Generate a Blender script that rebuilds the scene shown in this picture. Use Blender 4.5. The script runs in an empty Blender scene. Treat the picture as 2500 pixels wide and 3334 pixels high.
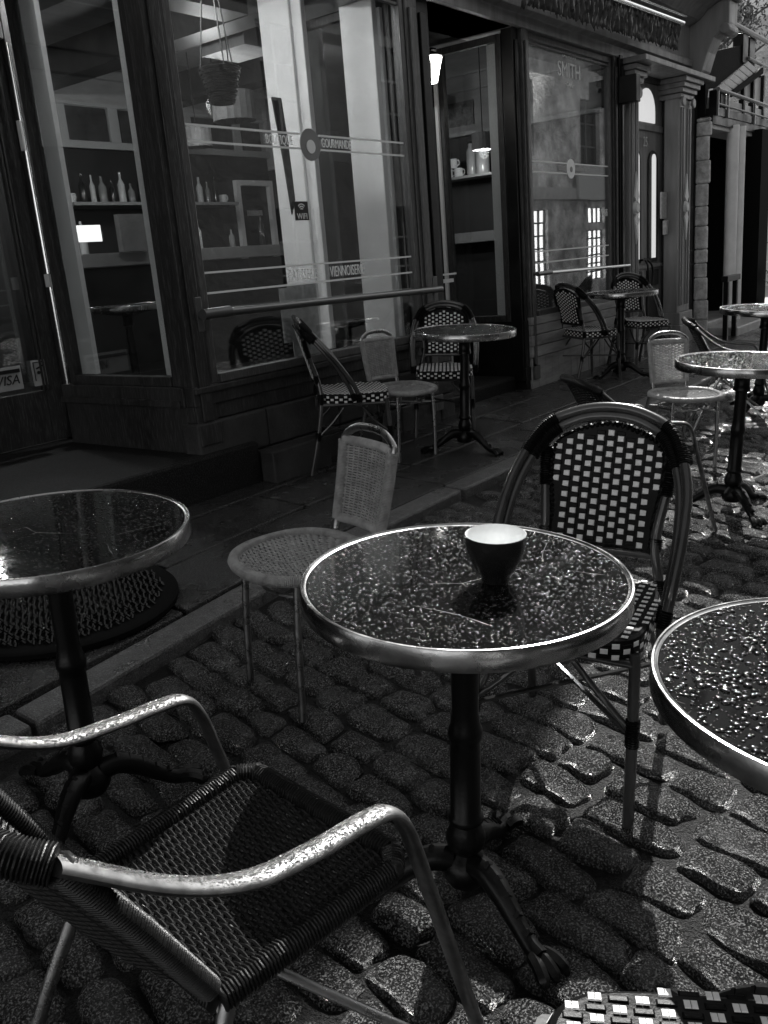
import bpy, math, random
import numpy as np
from mathutils import Matrix, Vector
random.seed(7); rng=np.random.default_rng(7)
SC=bpy.context.scene; COL=SC.collection
R=math.radians
# ---------------------------------------------------------------- camera
cam=bpy.data.cameras.new('camera'); cam_o=bpy.data.objects.new('camera',cam); COL.objects.link(cam_o)
cam.sensor_fit='HORIZONTAL'; cam.sensor_width=36; cam.lens=36*2863.8/2500; cam.clip_start=.02; cam.clip_end=400
_p,_r=R(15.885),R(-4.745)
_u=np.array([.6198,.7847,0]); _n=np.array([-.7847,.6198,0])
_f=np.array([0,math.cos(_p),-math.sin(_p)]); _up=np.array([0,math.sin(_p),math.cos(_p)]); _rt=np.array([1,0,0])
_R=math.cos(_r)*_rt+math.sin(_r)*_up; _U=-math.sin(_r)*_rt+math.cos(_r)*_up
tw=lambda v:(float(v@_u),float(v@_n),float(v[2]))
a,b,c=tw(_R),tw(_U),tw(-_f)
cam_o.matrix_world=Matrix(((a[0],b[0],c[0],0),(a[1],b[1],c[1],0),(a[2],b[2],c[2],1.332),(0,0,0,1)))
SC.camera=cam_o
# ---------------------------------------------------------------- light
SUN_AZ=R(17); SUN_EL=R(42)
w=bpy.data.worlds.new('World'); SC.world=w; w.use_nodes=True; nt=w.node_tree; nt.nodes.clear()
sky=nt.nodes.new('ShaderNodeTexSky'); sky.sky_type='NISHITA'; sky.sun_disc=False
sky.sun_elevation=SUN_EL; sky.sun_rotation=R(90)-SUN_AZ; sky.air_density=1; sky.dust_density=.6
bw=nt.nodes.new('ShaderNodeRGBToBW'); bg=nt.nodes.new('ShaderNodeBackground'); wo=nt.nodes.new('ShaderNodeOutputWorld')
bg.inputs[1].default_value=.115
nt.links.new(sky.outputs[0],bw.inputs[0]); nt.links.new(bw.outputs[0],bg.inputs[0]); nt.links.new(bg.outputs[0],wo.inputs[0])
sl=bpy.data.lights.new('sun','SUN'); sl.energy=4.0; sl.angle=R(.5); sl.color=(1,.99,.97)
so=bpy.data.objects.new('sun',sl); COL.objects.link(so)
sd=Vector((math.cos(SUN_EL)*math.cos(SUN_AZ),math.cos(SUN_EL)*math.sin(SUN_AZ),math.sin(SUN_EL)))
so.rotation_euler=sd.to_track_quat('Z','Y').to_euler(); so.location=(6,2,12)
vs=SC.view_settings; vs.view_transform='Standard'; vs.look='None'; vs.exposure=1.2; vs.gamma=1
SC.cycles.max_bounces=8; SC.cycles.transparent_max_bounces=16
# ---------------------------------------------------------------- materials
MC={}
TINT=(0.985,1.0,1.0)
def mat(name,c=.2,r=.5,m=0,var=0,vs_=6,bump=0,bs=80,rv=0,rs=5,spec=.5,coat=0,stretch=(1,1,1),detail=6,dist=.004,speck=0,ss=170,bump2=0,bs2=10,vein=0):
    if name in MC: return MC[name]
    M=bpy.data.materials.new(name); M.use_nodes=True; t=M.node_tree; N=t.nodes; L=t.links
    P=N['Principled BSDF']; P.inputs['Metallic'].default_value=m; P.inputs['Roughness'].default_value=r
    P.inputs['Base Color'].default_value=(c*TINT[0],c,c*TINT[2],1); P.inputs['Specular IOR Level'].default_value=spec
    if coat: P.inputs['Coat Weight'].default_value=coat; P.inputs['Coat Roughness'].default_value=.08
    tc=N.new('ShaderNodeTexCoord'); mp=N.new('ShaderNodeMapping'); mp.inputs['Scale'].default_value=stretch
    L.new(tc.outputs['Object'],mp.inputs[0])
    def noise(s,d=detail,rough=.6):
        n=N.new('ShaderNodeTexNoise'); n.inputs['Scale'].default_value=s; n.inputs['Detail'].default_value=d; n.inputs['Roughness'].default_value=rough
        L.new(mp.outputs[0],n.inputs['Vector']); return n
    last=None
    if var:
        n=noise(vs_); rp=N.new('ShaderNodeMapRange'); rp.inputs[1].default_value=.3; rp.inputs[2].default_value=.7
        rp.inputs[3].default_value=c*(1-var); rp.inputs[4].default_value=c*(1+var); L.new(n.outputs[0],rp.inputs[0])
        cb=N.new('ShaderNodeCombineColor'); 
        for i in range(3): L.new(rp.outputs[0],cb.inputs[i])
        last=cb.outputs[0]
    if vein:
        n2=noise(5,3,.6); nd=noise(3,3,.5); vo=N.new('ShaderNodeTexVoronoi'); vo.feature='DISTANCE_TO_EDGE'; vo.inputs['Scale'].default_value=3.2; va=N.new('ShaderNodeVectorMath'); va.operation='MULTIPLY_ADD'; va.inputs[1].default_value=(.12,.12,.12); L.new(nd.outputs['Color'],va.inputs[0]); L.new(mp.outputs[0],va.inputs[2]); L.new(va.outputs[0],vo.inputs['Vector'])
        vv=vo
        ab=N.new('ShaderNodeMath'); ab.operation='ABSOLUTE'; L.new(vv.outputs[0],ab.inputs[0])
        m1=N.new('ShaderNodeMapRange'); m1.inputs[1].default_value=0; m1.inputs[2].default_value=.004; m1.inputs[3].default_value=vein; m1.inputs[4].default_value=0
        L.new(ab.outputs[0],m1.inputs[0])
        m2=N.new('ShaderNodeMapRange'); m2.inputs[1].default_value=.53; m2.inputs[2].default_value=.6; L.new(n2.outputs[0],m2.inputs[0])
        mu=N.new('ShaderNodeMath'); mu.operation='MULTIPLY'; L.new(m1.outputs[0],mu.inputs[0]); L.new(m2.outputs[0],mu.inputs[1])
        ad=N.new('ShaderNodeMath'); ad.operation='ADD'; ad.inputs[1].default_value=c; L.new(mu.outputs[0],ad.inputs[0])
        cb=N.new('ShaderNodeCombineColor')
        for i in range(3): L.new(ad.outputs[0],cb.inputs[i])
        last=cb.outputs[0]
    if speck:
        n=noise(ss,2,.5); rp=N.new('ShaderNodeMapRange'); rp.inputs[1].default_value=.5; rp.inputs[2].default_value=.68; rp.inputs[3].default_value=0; rp.inputs[4].default_value=speck; L.new(n.outputs[0],rp.inputs[0])
        mx_=N.new('ShaderNodeMixRGB'); mx_.blend_type='ADD'; mx_.inputs[0].default_value=1
        if last: L.new(last,mx_.inputs[1])
        else: mx_.inputs[1].default_value=(c,c,c,1)
        cb=N.new('ShaderNodeCombineColor')
        for i in range(3): L.new(rp.outputs[0],cb.inputs[i])
        L.new(cb.outputs[0],mx_.inputs[2]); last=mx_.outputs[0]
    if last: L.new(last,P.inputs['Base Color'])
    if rv:
        n=noise(rs,4); rp=N.new('ShaderNodeMapRange'); rp.inputs[1].default_value=.35; rp.inputs[2].default_value=.65
        rp.inputs[3].default_value=max(.03,r-rv); rp.inputs[4].default_value=min(1,r+rv); L.new(n.outputs[0],rp.inputs[0]); L.new(rp.outputs[0],P.inputs['Roughness'])
    nm=None
    if bump2:
        n=noise(bs2,4); bp=N.new('ShaderNodeBump'); bp.inputs['Strength'].default_value=bump2; bp.inputs['Distance'].default_value=.02
        L.new(n.outputs[0],bp.inputs['Height']); nm=bp.outputs[0]
    if bump:
        n=noise(bs,3,.7); bp=N.new('ShaderNodeBump'); bp.inputs['Strength'].default_value=bump; bp.inputs['Distance'].default_value=dist
        L.new(n.outputs[0],bp.inputs['Height'])
        if nm: L.new(nm,bp.inputs['Normal'])
        nm=bp.outputs[0]
    if nm: L.new(nm,P.inputs['Normal'])
    MC[name]=M; return M
def glass_mat():
    M=bpy.data.materials.new('window_glass'); M.use_nodes=True; t=M.node_tree; N=t.nodes; L=t.links; N.clear()
    o=N.new('ShaderNodeOutputMaterial'); mx=N.new('ShaderNodeMixShader'); tr=N.new('ShaderNodeBsdfTransparent'); gl=N.new('ShaderNodeBsdfGlossy'); ge=N.new('ShaderNodeNewGeometry')
    tr.inputs[0].default_value=(.86,.87,.87,1); gl.inputs['Roughness'].default_value=.004; gl.inputs['Color'].default_value=(1,1,1,1)
    def mth(op,a,b_=None):
        q=N.new('ShaderNodeMath');q.operation=op
        for i,v in enumerate((a,b_)):
            if v is None: continue
            if isinstance(v,(int,float)): q.inputs[i].default_value=v
            else: L.new(v,q.inputs[i])
        return q.outputs[0]
    vd=N.new('ShaderNodeVectorMath');vd.operation='DOT_PRODUCT';L.new(ge.outputs['Normal'],vd.inputs[0]);L.new(ge.outputs['Incoming'],vd.inputs[1])
    F_=mth('ADD',mth('MULTIPLY',mth('POWER',mth('SUBTRACT',1,mth('ABSOLUTE',vd.outputs['Value'])),5),.87),.13)
    tc=N.new('ShaderNodeTexCoord'); n=N.new('ShaderNodeTexNoise'); n.inputs['Scale'].default_value=1.1; n.inputs['Detail'].default_value=1; bp=N.new('ShaderNodeBump'); bp.inputs['Strength'].default_value=.12; bp.inputs['Distance'].default_value=.01
    L.new(tc.outputs['Object'],n.inputs['Vector']); L.new(n.outputs[0],bp.inputs['Height']); L.new(bp.outputs[0],gl.inputs['Normal'])
    L.new(F_,mx.inputs[0]); L.new(tr.outputs[0],mx.inputs[1]); L.new(gl.outputs[0],mx.inputs[2]); L.new(mx.outputs[0],o.inputs[0]); return M
def water_mat():
    M=bpy.data.materials.new('water_drop'); M.use_nodes=True; P=M.node_tree.nodes['Principled BSDF']
    P.inputs['Base Color'].default_value=(1,1,1,1); P.inputs['Roughness'].default_value=.11; P.inputs['IOR'].default_value=1.33; P.inputs['Transmission Weight'].default_value=1
    return M
def emit_mat(name,s,c=(1,.98,.94)):
    M=bpy.data.materials.new(name); M.use_nodes=True; P=M.node_tree.nodes['Principled BSDF']
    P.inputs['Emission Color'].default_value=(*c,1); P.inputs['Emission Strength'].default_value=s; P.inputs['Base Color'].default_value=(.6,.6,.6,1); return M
GLASS=glass_mat(); WATER=water_mat()
WOOD=lambda:mat('painted_wood',.024,.42,speck=.03,ss=45,spec=.35,var=.45,vs_=3,bump=.25,bs=60,rv=.12,stretch=(3,3,.35))
WOODL=lambda:mat('light_painted_wood',.06,.4,speck=.05,ss=45,var=.35,vs_=3,bump=.2,bs=50,rv=.1,stretch=(3,3,.35))
WHITE=lambda:mat('white_casing',.85,.5,var=.08,vs_=5,bump=.05,bs=60)
DARK=lambda:mat('dark_paint',.005,.45,spec=.3,bump=.1,bs=60,rv=.1)
WOODSUN=lambda:mat('sun_bounce_wood',.22,.42,var=.35,vs_=3,bump=.25,bs=50,rv=.1,stretch=(3,3,.35))  # lighter copy of the wood paint; bounced sunlight put into its colour
STONE=lambda:mat('old_stone',.04,.6,spec=.3,var=.55,vs_=3,bump=.5,bs=40,rv=.15,dist=.01)
ALU=lambda:mat('wet_aluminium',.36,.32,m=1,var=.18,vs_=20,bump=.5,bs=350,dist=.001,rv=.1,rs=30)
ALUB=lambda:mat('brushed_band',.38,.24,m=1,var=.45,vs_=10,bump=.10,bs=60,rv=.08,rs=12)
IRON=lambda:mat('black_iron',.003,.34,spec=.25,bump=.25,bs=60,dist=.003)
# ---------------------------------------------------------------- mesh builder
class MB:
    def __init__(s): s.V=[];s.F=[];s.M=[];s.n=0
    def add(s,v,f,mi=0):
        v=np.asarray(v,float).reshape(-1,3); s.V.append(v); n=s.n
        f=np.asarray(f,dtype=object) if not isinstance(f,np.ndarray) else f
        for q in (f.tolist() if isinstance(f,np.ndarray) else f): s.F.append([i+n for i in q]); s.M.append(mi)
        s.n+=len(v); return s
    def box(s,x0,x1,y0,y1,z0,z1,mi=0):
        v=[(x,y,z) for x in(x0,x1) for y in(y0,y1) for z in(z0,z1)]
        return s.add(v,[(0,1,3,2),(4,6,7,5),(0,4,5,1),(2,3,7,6),(0,2,6,4),(1,5,7,3)],mi)
    def obox(s,c,size,rz=0,rx=0,ry=0,mi=0):
        Mx=Matrix.Translation(c)@Matrix.Rotation(rz,4,'Z')@Matrix.Rotation(ry,4,'Y')@Matrix.Rotation(rx,4,'X')
        h=[q/2 for q in size]
        v=[tuple(Mx@Vector((x,y,z))) for x in(-h[0],h[0]) for y in(-h[1],h[1]) for z in(-h[2],h[2])]
        return s.add(v,[(0,1,3,2),(4,6,7,5),(0,4,5,1),(2,3,7,6),(0,2,6,4),(1,5,7,3)],mi)
    def grid(s,P,cu=False,cv=False,mi=0,flip=False):
        P=np.asarray(P,float); nu,nv=P.shape[:2]
        iu=np.arange(nu if cu else nu-1); iv=np.arange(nv if cv else nv-1)
        A,B=np.meshgrid(iu,iv,indexing='ij'); A1=(A+1)%nu; B1=(B+1)%nv
        f=np.stack([A*nv+B,A1*nv+B,A1*nv+B1,A*nv+B1],-1).reshape(-1,4)
        if flip: f=f[:,::-1]
        return s.add(P.reshape(-1,3),f,mi)
    def tube(s,pts,r,seg=10,closed=False,mi=0,flat=1,up=None,cap=True):
        p=np.asarray(pts,float); n=len(p); r=np.broadcast_to(np.asarray(r,float),(n,))
        if closed: T=np.roll(p,-1,0)-np.roll(p,1,0)
        else: T=np.gradient(p,axis=0)
        T/=np.linalg.norm(T,axis=1)[:,None]+1e-12
        ref=np.array(up if up is not None else ((0,0,1) if abs(T[0,2])<.9 else (1,0,0)),float)
        Ns=[]; nn=ref-T[0]*(ref@T[0]); nn/=np.linalg.norm(nn)
        for i in range(n):
            if up is not None:
                q=np.array(up,float); q=q-T[i]*(q@T[i])
                if np.linalg.norm(q)<.15: q=nn-T[i]*(nn@T[i])
                nn=q/np.linalg.norm(q)
            else:
                nn=nn-T[i]*(nn@T[i]); nn/=np.linalg.norm(nn)
            Ns.append(nn)
        Ns=np.array(Ns); Bs=np.cross(T,Ns)
        a=np.linspace(0,2*np.pi,seg,endpoint=False)
        G=p[:,None,:]+r[:,None,None]*(np.cos(a)[None,:,None]*Ns[:,None,:]*flat+np.sin(a)[None,:,None]*Bs[:,None,:])
        s.grid(G,cu=closed,cv=True,mi=mi)
        if cap and not closed:
            b0=s.n-n*seg; s.F.append([b0+i for i in range(seg)]); s.M.append(mi); s.F.append([b0+(n-1)*seg+i for i in range(seg)][::-1]); s.M.append(mi)
        return s
    def lathe(s,prof,c=(0,0,0),seg=24,mi=0,axis='z'):
        pr=np.array(prof,float); a=np.linspace(0,2*np.pi,seg,endpoint=False)
        G=np.zeros((len(pr),seg,3)); G[...,0]=pr[:,0,None]*np.cos(a); G[...,1]=pr[:,0,None]*np.sin(a); G[...,2]=pr[:,1,None]
        if axis=='y': G=G[...,[0,2,1]]
        if axis=='x': G=G[...,[2,0,1]]
        return s.grid(G+np.array(c),cv=True,mi=mi)
    def prism(s,poly,d0,d1,ax='y',mi=0):
        n=len(poly); v=[]
        for d in(d0,d1):
            for (p,q) in poly: v.append((p,d,q) if ax=='y' else ((d,p,q) if ax=='x' else (p,q,d)))
        f=[list(range(n)),list(range(2*n-1,n-1,-1))]+[[i,i+n,(i+1)%n+n,(i+1)%n] for i in range(n)]
        return s.add(v,f,mi)
    def build(s,name,ms,parent=None,smooth=False,bevel=0,link=True):
        me=bpy.data.meshes.new(name); V=np.concatenate(s.V) if s.V else np.zeros((0,3))
        me.from_pydata(V.tolist(),[],s.F); 
        for m in (ms if isinstance(ms,(list,tuple)) else [ms]): me.materials.append(m)
        me.polygons.foreach_set('material_index',s.M)
        if smooth: me.polygons.foreach_set('use_smooth',[True]*len(s.F))
        me.update()
        o=bpy.data.objects.new(name,me)
        if link: COL.objects.link(o)
        if parent: o.parent=parent
        if bevel:
            b=o.modifiers.new('bevel','BEVEL'); b.width=bevel; b.segments=2; b.limit_method='ANGLE'
        if smooth:
            try: me.set_sharp_from_angle(angle=R(45))
            except Exception: pass
        return o
def thing(name,label,cat,loc=(0,0,0),group=None):
    o=bpy.data.objects.new(name,None); COL.objects.link(o); o.location=loc; o['label']=label; o['category']=cat
    if group:o['group']=group
    return o
def tag(o,label,cat,group=None):
    o['label']=label;o['category']=cat
    if group:o['group']=group
    return o
def struct(o): o['kind']='structure'; return o
def dup(root,label,group=None):
    def cp(o,par):
        c=o.copy(); COL.objects.link(c); c.parent=par
        for ch in o.children: cp(ch,c)
        return c
    r=cp(root,None); r['label']=label
    if group:r['group']=group
    return r
TL=math.atan(.0588)
def gz(x,y,h=0):
    yy=max(y,-1.6); return .0588*yy+(.03 if y>2.38 else 0)+h
def put(o,x,y,yaw,sc=1,h=0,z=None):
    o.matrix_basis=Matrix.Translation((x,y,gz(x,y,h) if z is None else z))@Matrix.Rotation(TL,4,'X')@Matrix.Rotation(R(yaw),4,'Z')@Matrix.Scale(sc,4)
def cr(pts,n=8,closed=False):
    p=np.asarray(pts,float); out=[]; m=len(p)
    for i in range(m if closed else m-1):
        a=p[(i-1)%m] if closed or i>0 else 2*p[0]-p[1]; b=p[i]; c=p[(i+1)%m]; d=p[(i+2)%m] if closed or i<m-2 else 2*p[-1]-p[-2]
        for t in np.linspace(0,1,n,endpoint=False):
            out.append(.5*((2*b)+(c-a)*t+(2*a-5*b+4*c-d)*t*t+(3*b-a-3*c+d)*t**3))
    if not closed: out.append(p[-1])
    return np.array(out)
def resamp(p,step,closed=False):
    p=np.asarray(p,float)
    if closed:p=np.vstack([p,p[:1]])
    d=np.r_[0,np.cumsum(np.linalg.norm(np.diff(p,axis=0),axis=1))]; n=max(2,int(round(d[-1]/step)))
    t=np.linspace(0,d[-1],n+1)
    q=np.stack([np.interp(t,d,p[:,i]) for i in range(3)],1)
    return q[:-1] if closed else q
def wrap(mb,path,r,pitch=.0045,closed=False,mi=0,seg=8,amp=.09):
    q=resamp(path,pitch/3,closed); k=np.arange(len(q))%3
    mb.tube(q,r*np.where(k==0,1-amp,1+amp*.5),seg=seg,closed=closed,mi=mi)
def text_mesh(s,size,mat_,parent,name,x,y,z,sx=1,ex=.0008,align='CENTER',axis='-y',shear=0):
    cu=bpy.data.curves.new(name,'FONT'); cu.body=s; cu.size=size; cu.align_x=align; cu.align_y='CENTER'; cu.extrude=ex; cu.shear=shear; cu.resolution_u=3
    o=bpy.data.objects.new(name+'_tmp',cu); COL.objects.link(o); dg=bpy.context.evaluated_depsgraph_get(); dg.update()
    me=bpy.data.meshes.new_from_object(o.evaluated_get(dg)); bpy.data.objects.remove(o); bpy.data.curves.remove(cu)
    me.materials.clear(); me.materials.append(mat_)
    n=len(me.vertices); co=np.zeros(n*3); me.vertices.foreach_get('co',co); co=co.reshape(-1,3)
    co=np.stack([co[:,0]*sx+x,-co[:,2]+y,co[:,1]+z],1); me.vertices.foreach_set('co',co.ravel()); me.update(); me.name=name
    ob=bpy.data.objects.new(name,me); COL.objects.link(ob); ob.parent=parent; return ob
# ================================================================ GROUND
def kerb_y(x): return np.interp(x,[-3,1.08,1.77,2.85,4.3,8,20],[2.15,2.2,2.3,2.41,2.39,2.36,2.36])
xs=np.array([-60,-20,-6,-2,0,1,1.77,2.85,4.3,8,14,20,40,120]); 
mb=MB(); rows=[]
for x in xs:
    ky=float(kerb_y(min(max(x,-3),20)))
    rows.append([(x,y,z) for y,z in [(-60,-.0588*1.6-.024),(-4.2,-.0588*1.6-.024),(-1.6,-.0588*1.6-.024),(0,-.024),(ky,.0588*ky-.024)]])
mb.grid(rows)
struct(mb.build('street_ground',mat('wet_grit',.004,.5,var=.5,vs_=20,bump=1,bs=120,dist=.02,speck=.008,spec=.3,rs=3)))
# cobbles
STN=mat('cobblestone',.013,.22,speck=.34,ss=240,var=.7,vs_=9,bump=1.0,bs=170,dist=.03,rv=.1,rs=9,detail=4,bump2=.4,bs2=22,spec=.7)
def cobbles():
    V=[];F=[];n0=0
    def prof(na,nb):
        a=np.linspace(-1,1,na);b=np.linspace(-1,1,nb);A,B=np.meshgrid(a,b,indexing='ij')
        A=np.sign(A)*np.abs(A)**.75;B=np.sign(B)*np.abs(B)**.75
        h=np.clip(1-np.abs(A)**4.5,0,1)**.6*np.clip(1-np.abs(B)**6,0,1)**.55
        X=A*(1-.16*B**4);Y=B*(1-.1*A**4); return A,B,X,Y,h
    pa={k:prof(*k) for k in((11,15),(7,9),(5,7))}
    x=-1.6;ci=0;TH=-.2;c0,s0=math.cos(TH),math.sin(TH)
    while x<18:
        wd=rng.uniform(.10,.135); y=-5.0+rng.uniform(0,.2)
        while y<4.6:
            ln=rng.uniform(.13,.25); ox,oy=x+wd/2-1.5,y+ln/2-1.0; y+=ln
            cx=1.5+ox*c0-oy*s0;cy=1.0+ox*s0+oy*c0
            kk=float(kerb_y(min(max(cx,-3),20)))
            if cy>kk-.05 or cy<-4.3 or cx<-.8 or cx>17: continue
            if cy+ln/2>kk: d_=cy+ln/2-kk+.01;ln-=d_;cy-=d_/2
            if ln<.06: continue
            k=(11,15) if (cx<2.6 and cy>-.6) else ((7,9) if cx<6 and cy>-2 else (5,7))
            A,B,X,Y,h=pa[k]
            hw=wd/2-.0005+rng.uniform(-.006,.004);hl=ln/2-.001+rng.uniform(-.007,.004)
            rot=rng.normal(0,.05)+TH
            p1_,p2_=rng.uniform(0,6.28,2);an=np.arctan2(B,A);wob=1+.05*np.sin(an*3+p1_)+.035*np.sin(an*5+p2_);px=X*hw*(1+rng.uniform(-.14,.14)*B)*wob;py=Y*hl*(1+rng.uniform(-.12,.12)*A)*wob
            gx=cx+px*math.cos(rot)-py*math.sin(rot)+.0; gy=cy+px*math.sin(rot)+py*math.cos(rot)
            ht=rng.uniform(.020,.032); tx,ty=rng.normal(0,.05,2)
            yy=np.maximum(gy,-1.6)
            z=.0588*yy-.030+(ht+.004)*h+px*tx+py*ty+(.0026*np.sin(gx*47+cx*50)*np.cos(gy*41+cy*40)+.0016*np.sin(gx*113+cy*70)*np.sin(gy*97+cx*30))*h
            v=np.stack([gx,gy,z],-1);nu,nv=z.shape
            V.append(v.reshape(-1,3))
            I,J=np.meshgrid(np.arange(nu-1),np.arange(nv-1),indexing='ij')
            f=np.stack([I*nv+J,(I+1)*nv+J,(I+1)*nv+J+1,I*nv+J+1],-1).reshape(-1,4)+n0
            F.append(f);n0+=nu*nv
        x+=wd;ci+=1
    V=np.concatenate(V);F=np.concatenate(F)
    me=bpy.data.meshes.new('cobbled_street');me.vertices.add(len(V));me.vertices.foreach_set('co',V.ravel())
    me.loops.add(F.size);me.loops.foreach_set('vertex_index',F.ravel());me.polygons.add(len(F))
    me.polygons.foreach_set('loop_start',np.arange(len(F))*4);me.polygons.foreach_set('loop_total',np.full(len(F),4))
    me.polygons.foreach_set('use_smooth',np.ones(len(F),bool));me.update();me.validate();me.materials.append(STN)
    o=bpy.data.objects.new('cobbled_street',me);COL.objects.link(o);struct(o)
cobbles()
# sidewalk slabs
mb=MB(); SLAB=mat('sidewalk_stone',.010,.24,speck=.09,ss=200,var=.45,vs_=5,bump=.9,bs=150,dist=.007,rv=.16,rs=2.5,bump2=.3,bs2=7)
def slab(x0,x1,y0a,y0b,y1a,y1b,t=0):
    g=.009;v=[]
    for (xx,ya,yb) in((x0+g,y0a+g,y1a-g),(x1-g,y0b+g,y1b-g)):
        for yy in(ya,yb): 
            v.append((xx,yy,.0588*yy+.0-.04));v.append((xx,yy,.0588*yy+.03+t))
    mb.add(v,[(0,1,3,2),(4,6,7,5),(0,4,5,1),(2,3,7,6),(0,2,6,4),(1,5,7,3)])
ky=lambda v:float(kerb_y(v))
rowsy=[.12,.50,.86,1.25]
for i in range(3):
    x=-3.5+i*.37
    while x<16:
        L_=rng.uniform(.75,1.35);x1=x+L_
        slab(x,x1,ky(x)+rowsy[i],ky(x1)+rowsy[i],ky(x)+rowsy[i+1] if i<2 else 3.55,ky(x1)+rowsy[i+1] if i<2 else 3.55,t=rng.uniform(-.003,.003)); x=x1
struct(mb.build('sidewalk',SLAB,bevel=.006))
mb=MB(); x=-3.5
while x<16:
    x1=x+rng.uniform(.7,1.5); slab(x,x1,ky(x)-.02,ky(x1)-.02,ky(x)+.12,ky(x1)+.12,t=.004); x=x1
struct(mb.build('kerb',mat('kerb_granite',.06,.35,speck=.12,ss=200,var=.5,vs_=30,bump=.8,bs=150,dist=.006,rv=.1),bevel=.012))
mb=MB();mb.add([(-60,2.42,.0588*2.42+.005),(16,2.42,.0588*2.42+.005),(16,60,.0588*3.5+.03),(-60,60,.0588*3.5+.03),(-60,3.5,.0588*3.5+.005),(16,3.5,.0588*3.5+.005)],[(0,1,5,4),(4,5,2,3)])
struct(mb.build('pavement_bed',mat('wet_grit')))
# ================================================================ TABLES
MARB=mat('black_marble',.006,.06,vein=.25,rv=.03,rs=18,spec=.16)
def drops(n,rmin,rmax,R0,seed,pw=3):
    g=np.random.default_rng(seed); V=[];F=[];k=0
    seg=8; a=np.linspace(0,2*np.pi,seg,endpoint=False)
    for i in range(n):
        rr=R0*math.sqrt(g.random());th=g.random()*6.283;cx,cy=rr*math.cos(th),rr*math.sin(th)
        r=rmin+(rmax-rmin)*g.random()**pw; r=min(r,R0+.0-rr+.001) if rr>R0-.004 else r
        if r<.0004: continue
        ex=1+.35*(g.random()-.5);wob=1+.12*np.sin(a*2+g.random()*6)+.06*np.sin(a*3+g.random()*6); hh=r*g.uniform(.42,.62)
        for fr,fz in((1,0),(.88,.5),(.5,.88)):
            V.append(np.stack([cx+r*fr*ex*wob*np.cos(a),cy+r*fr*wob*np.sin(a),np.full(seg,hh*fz)],1))
        V.append(np.array([[cx,cy,hh]]))
        for q in range(2):
            for j in range(seg): F.append((k+q*seg+j,k+q*seg+(j+1)%seg,k+(q+1)*seg+(j+1)%seg,k+(q+1)*seg+j))
        for j in range(seg): F.append((k+2*seg+j,k+2*seg+(j+1)%seg,k+3*seg))
        k+=3*seg+1
    m=MB();m.V=[np.concatenate(V)];m.F=F;m.M=[0]*len(F);m.n=k;return m
def make_table(label,seed=0,dr=(4200,.0013,.0042,4)):
    t=thing('bistro_table',label,'table',group='round bistro tables on the terrace')
    m=MB();m.lathe([(0,.684),(.289,.684),(.289,.7175),(0,.7175)],seg=64);m.build('tabletop',MARB,t,smooth=True)
    m=MB();m.lathe([(.290,.682),(.2995,.682),(.3012,.686),(.3012,.7185),(.2995,.7208),(.2965,.7212),(.2945,.7185),(.290,.7176),(.290,.682)],seg=96);m.build('metal_rim',ALUB(),t,smooth=True)
    d=drops(*dr[:3],.288,seed,dr[3]).build('water_droplets',WATER,t,smooth=True);d['kind']='stuff';d.location=(0,0,.7177)
    g=np.random.default_rng(seed+9)
    m=MB();m.lathe([(0,.684),(.10,.684),(.10,.675),(.045,.668),(.034,.64),(.034,.60),(.038,.595),(.038,.58),(.027,.575),(.026,.44),(.030,.41),(.034,.40),(.034,.385),(.029,.375),(.030,.36),(.031,.21),(.036,.205),(.036,.195),(.030,.188),(.034,.175),(.041,.155),(.038,.135),(.027,.12),(.037,.108),(.047,.095),(.05,.07),(.04,.05),(0,.048)],seg=20);m.build('pedestal',IRON(),t,smooth=True)
    for j in range(4):
        a=R(45+90*j); m=MB();m.tube([(.03*math.cos(a),.03*math.sin(a),.655),(.17*math.cos(a),.17*math.sin(a),.676)],.007,seg=6);m.build('bracket_arm',IRON(),t,smooth=True)
    for j in range(3):
        a=R(30+120*j);c,s_=math.cos(a),math.sin(a)
        m=MB();pp=cr([(.03,0,.10),(.07,0,.105),(.115,0,.085),(.155,0,.055),(.195,0,.03),(.225,0,.024)],5)
        rr=np.interp(np.linspace(0,1,len(pp)),[0,.3,.7,1],[.026,.024,.017,.018]);pp2=np.stack([pp[:,0]*c-pp[:,1]*s_,pp[:,0]*s_+pp[:,1]*c,pp[:,2]],1)
        m.tube(pp2,rr,seg=8,flat=1.1)
        for q in(-1,0,1):
            e=[(.215,q*.012,.026),(.24,q*.02,.026),(.262,q*.026,.014),(.268,q*.028,.003)]
            m.tube(cr([(x_*c-y_*s_,x_*s_+y_*c,z_) for x_,y_,z_ in e],4),[.013]*9+[.009,.008,.007,.005],seg=6)
        for q in range(5):
            xx=.07+.03*q;zz=float(np.interp(xx,pp[:,0],pp[:,2]))+.02
            m.tube([(xx*c+.008*s_,xx*s_-.008*c,zz),(xx*c,xx*s_,zz+.007),(xx*c-.008*s_,xx*s_+.008*c,zz)],.006,seg=5)
        m.build('leg',IRON(),t,smooth=True)
    return t
tm=make_table('bistro table in the middle foreground with a coffee cup on its top',1,(6200,.0009,.0042,3.4))
TY=.0423
put(tm,1.272,.830+TY,100,z=.769-.72)
tr_=make_table('nearest bistro table, cut by the right edge, covered in large water beads',5,(3800,.0014,.0078,2.8)); put(tr_,1.295,.169+TY,70,z=.705-.72)
tl=make_table('bistro table cut by the left edge, above the round mat, with cracked looking veins',8,(7000,.0009,.0034,3.4)); put(tl,1.005,1.727+TY,60,z=.83-.72)
grp='round bistro tables on the terrace'
t2=dup(tm,'bistro table on the sidewalk below the first big window, three chairs around it',grp); put(t2,4.438,2.797+TY,-8,z=.912-.72)
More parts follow.
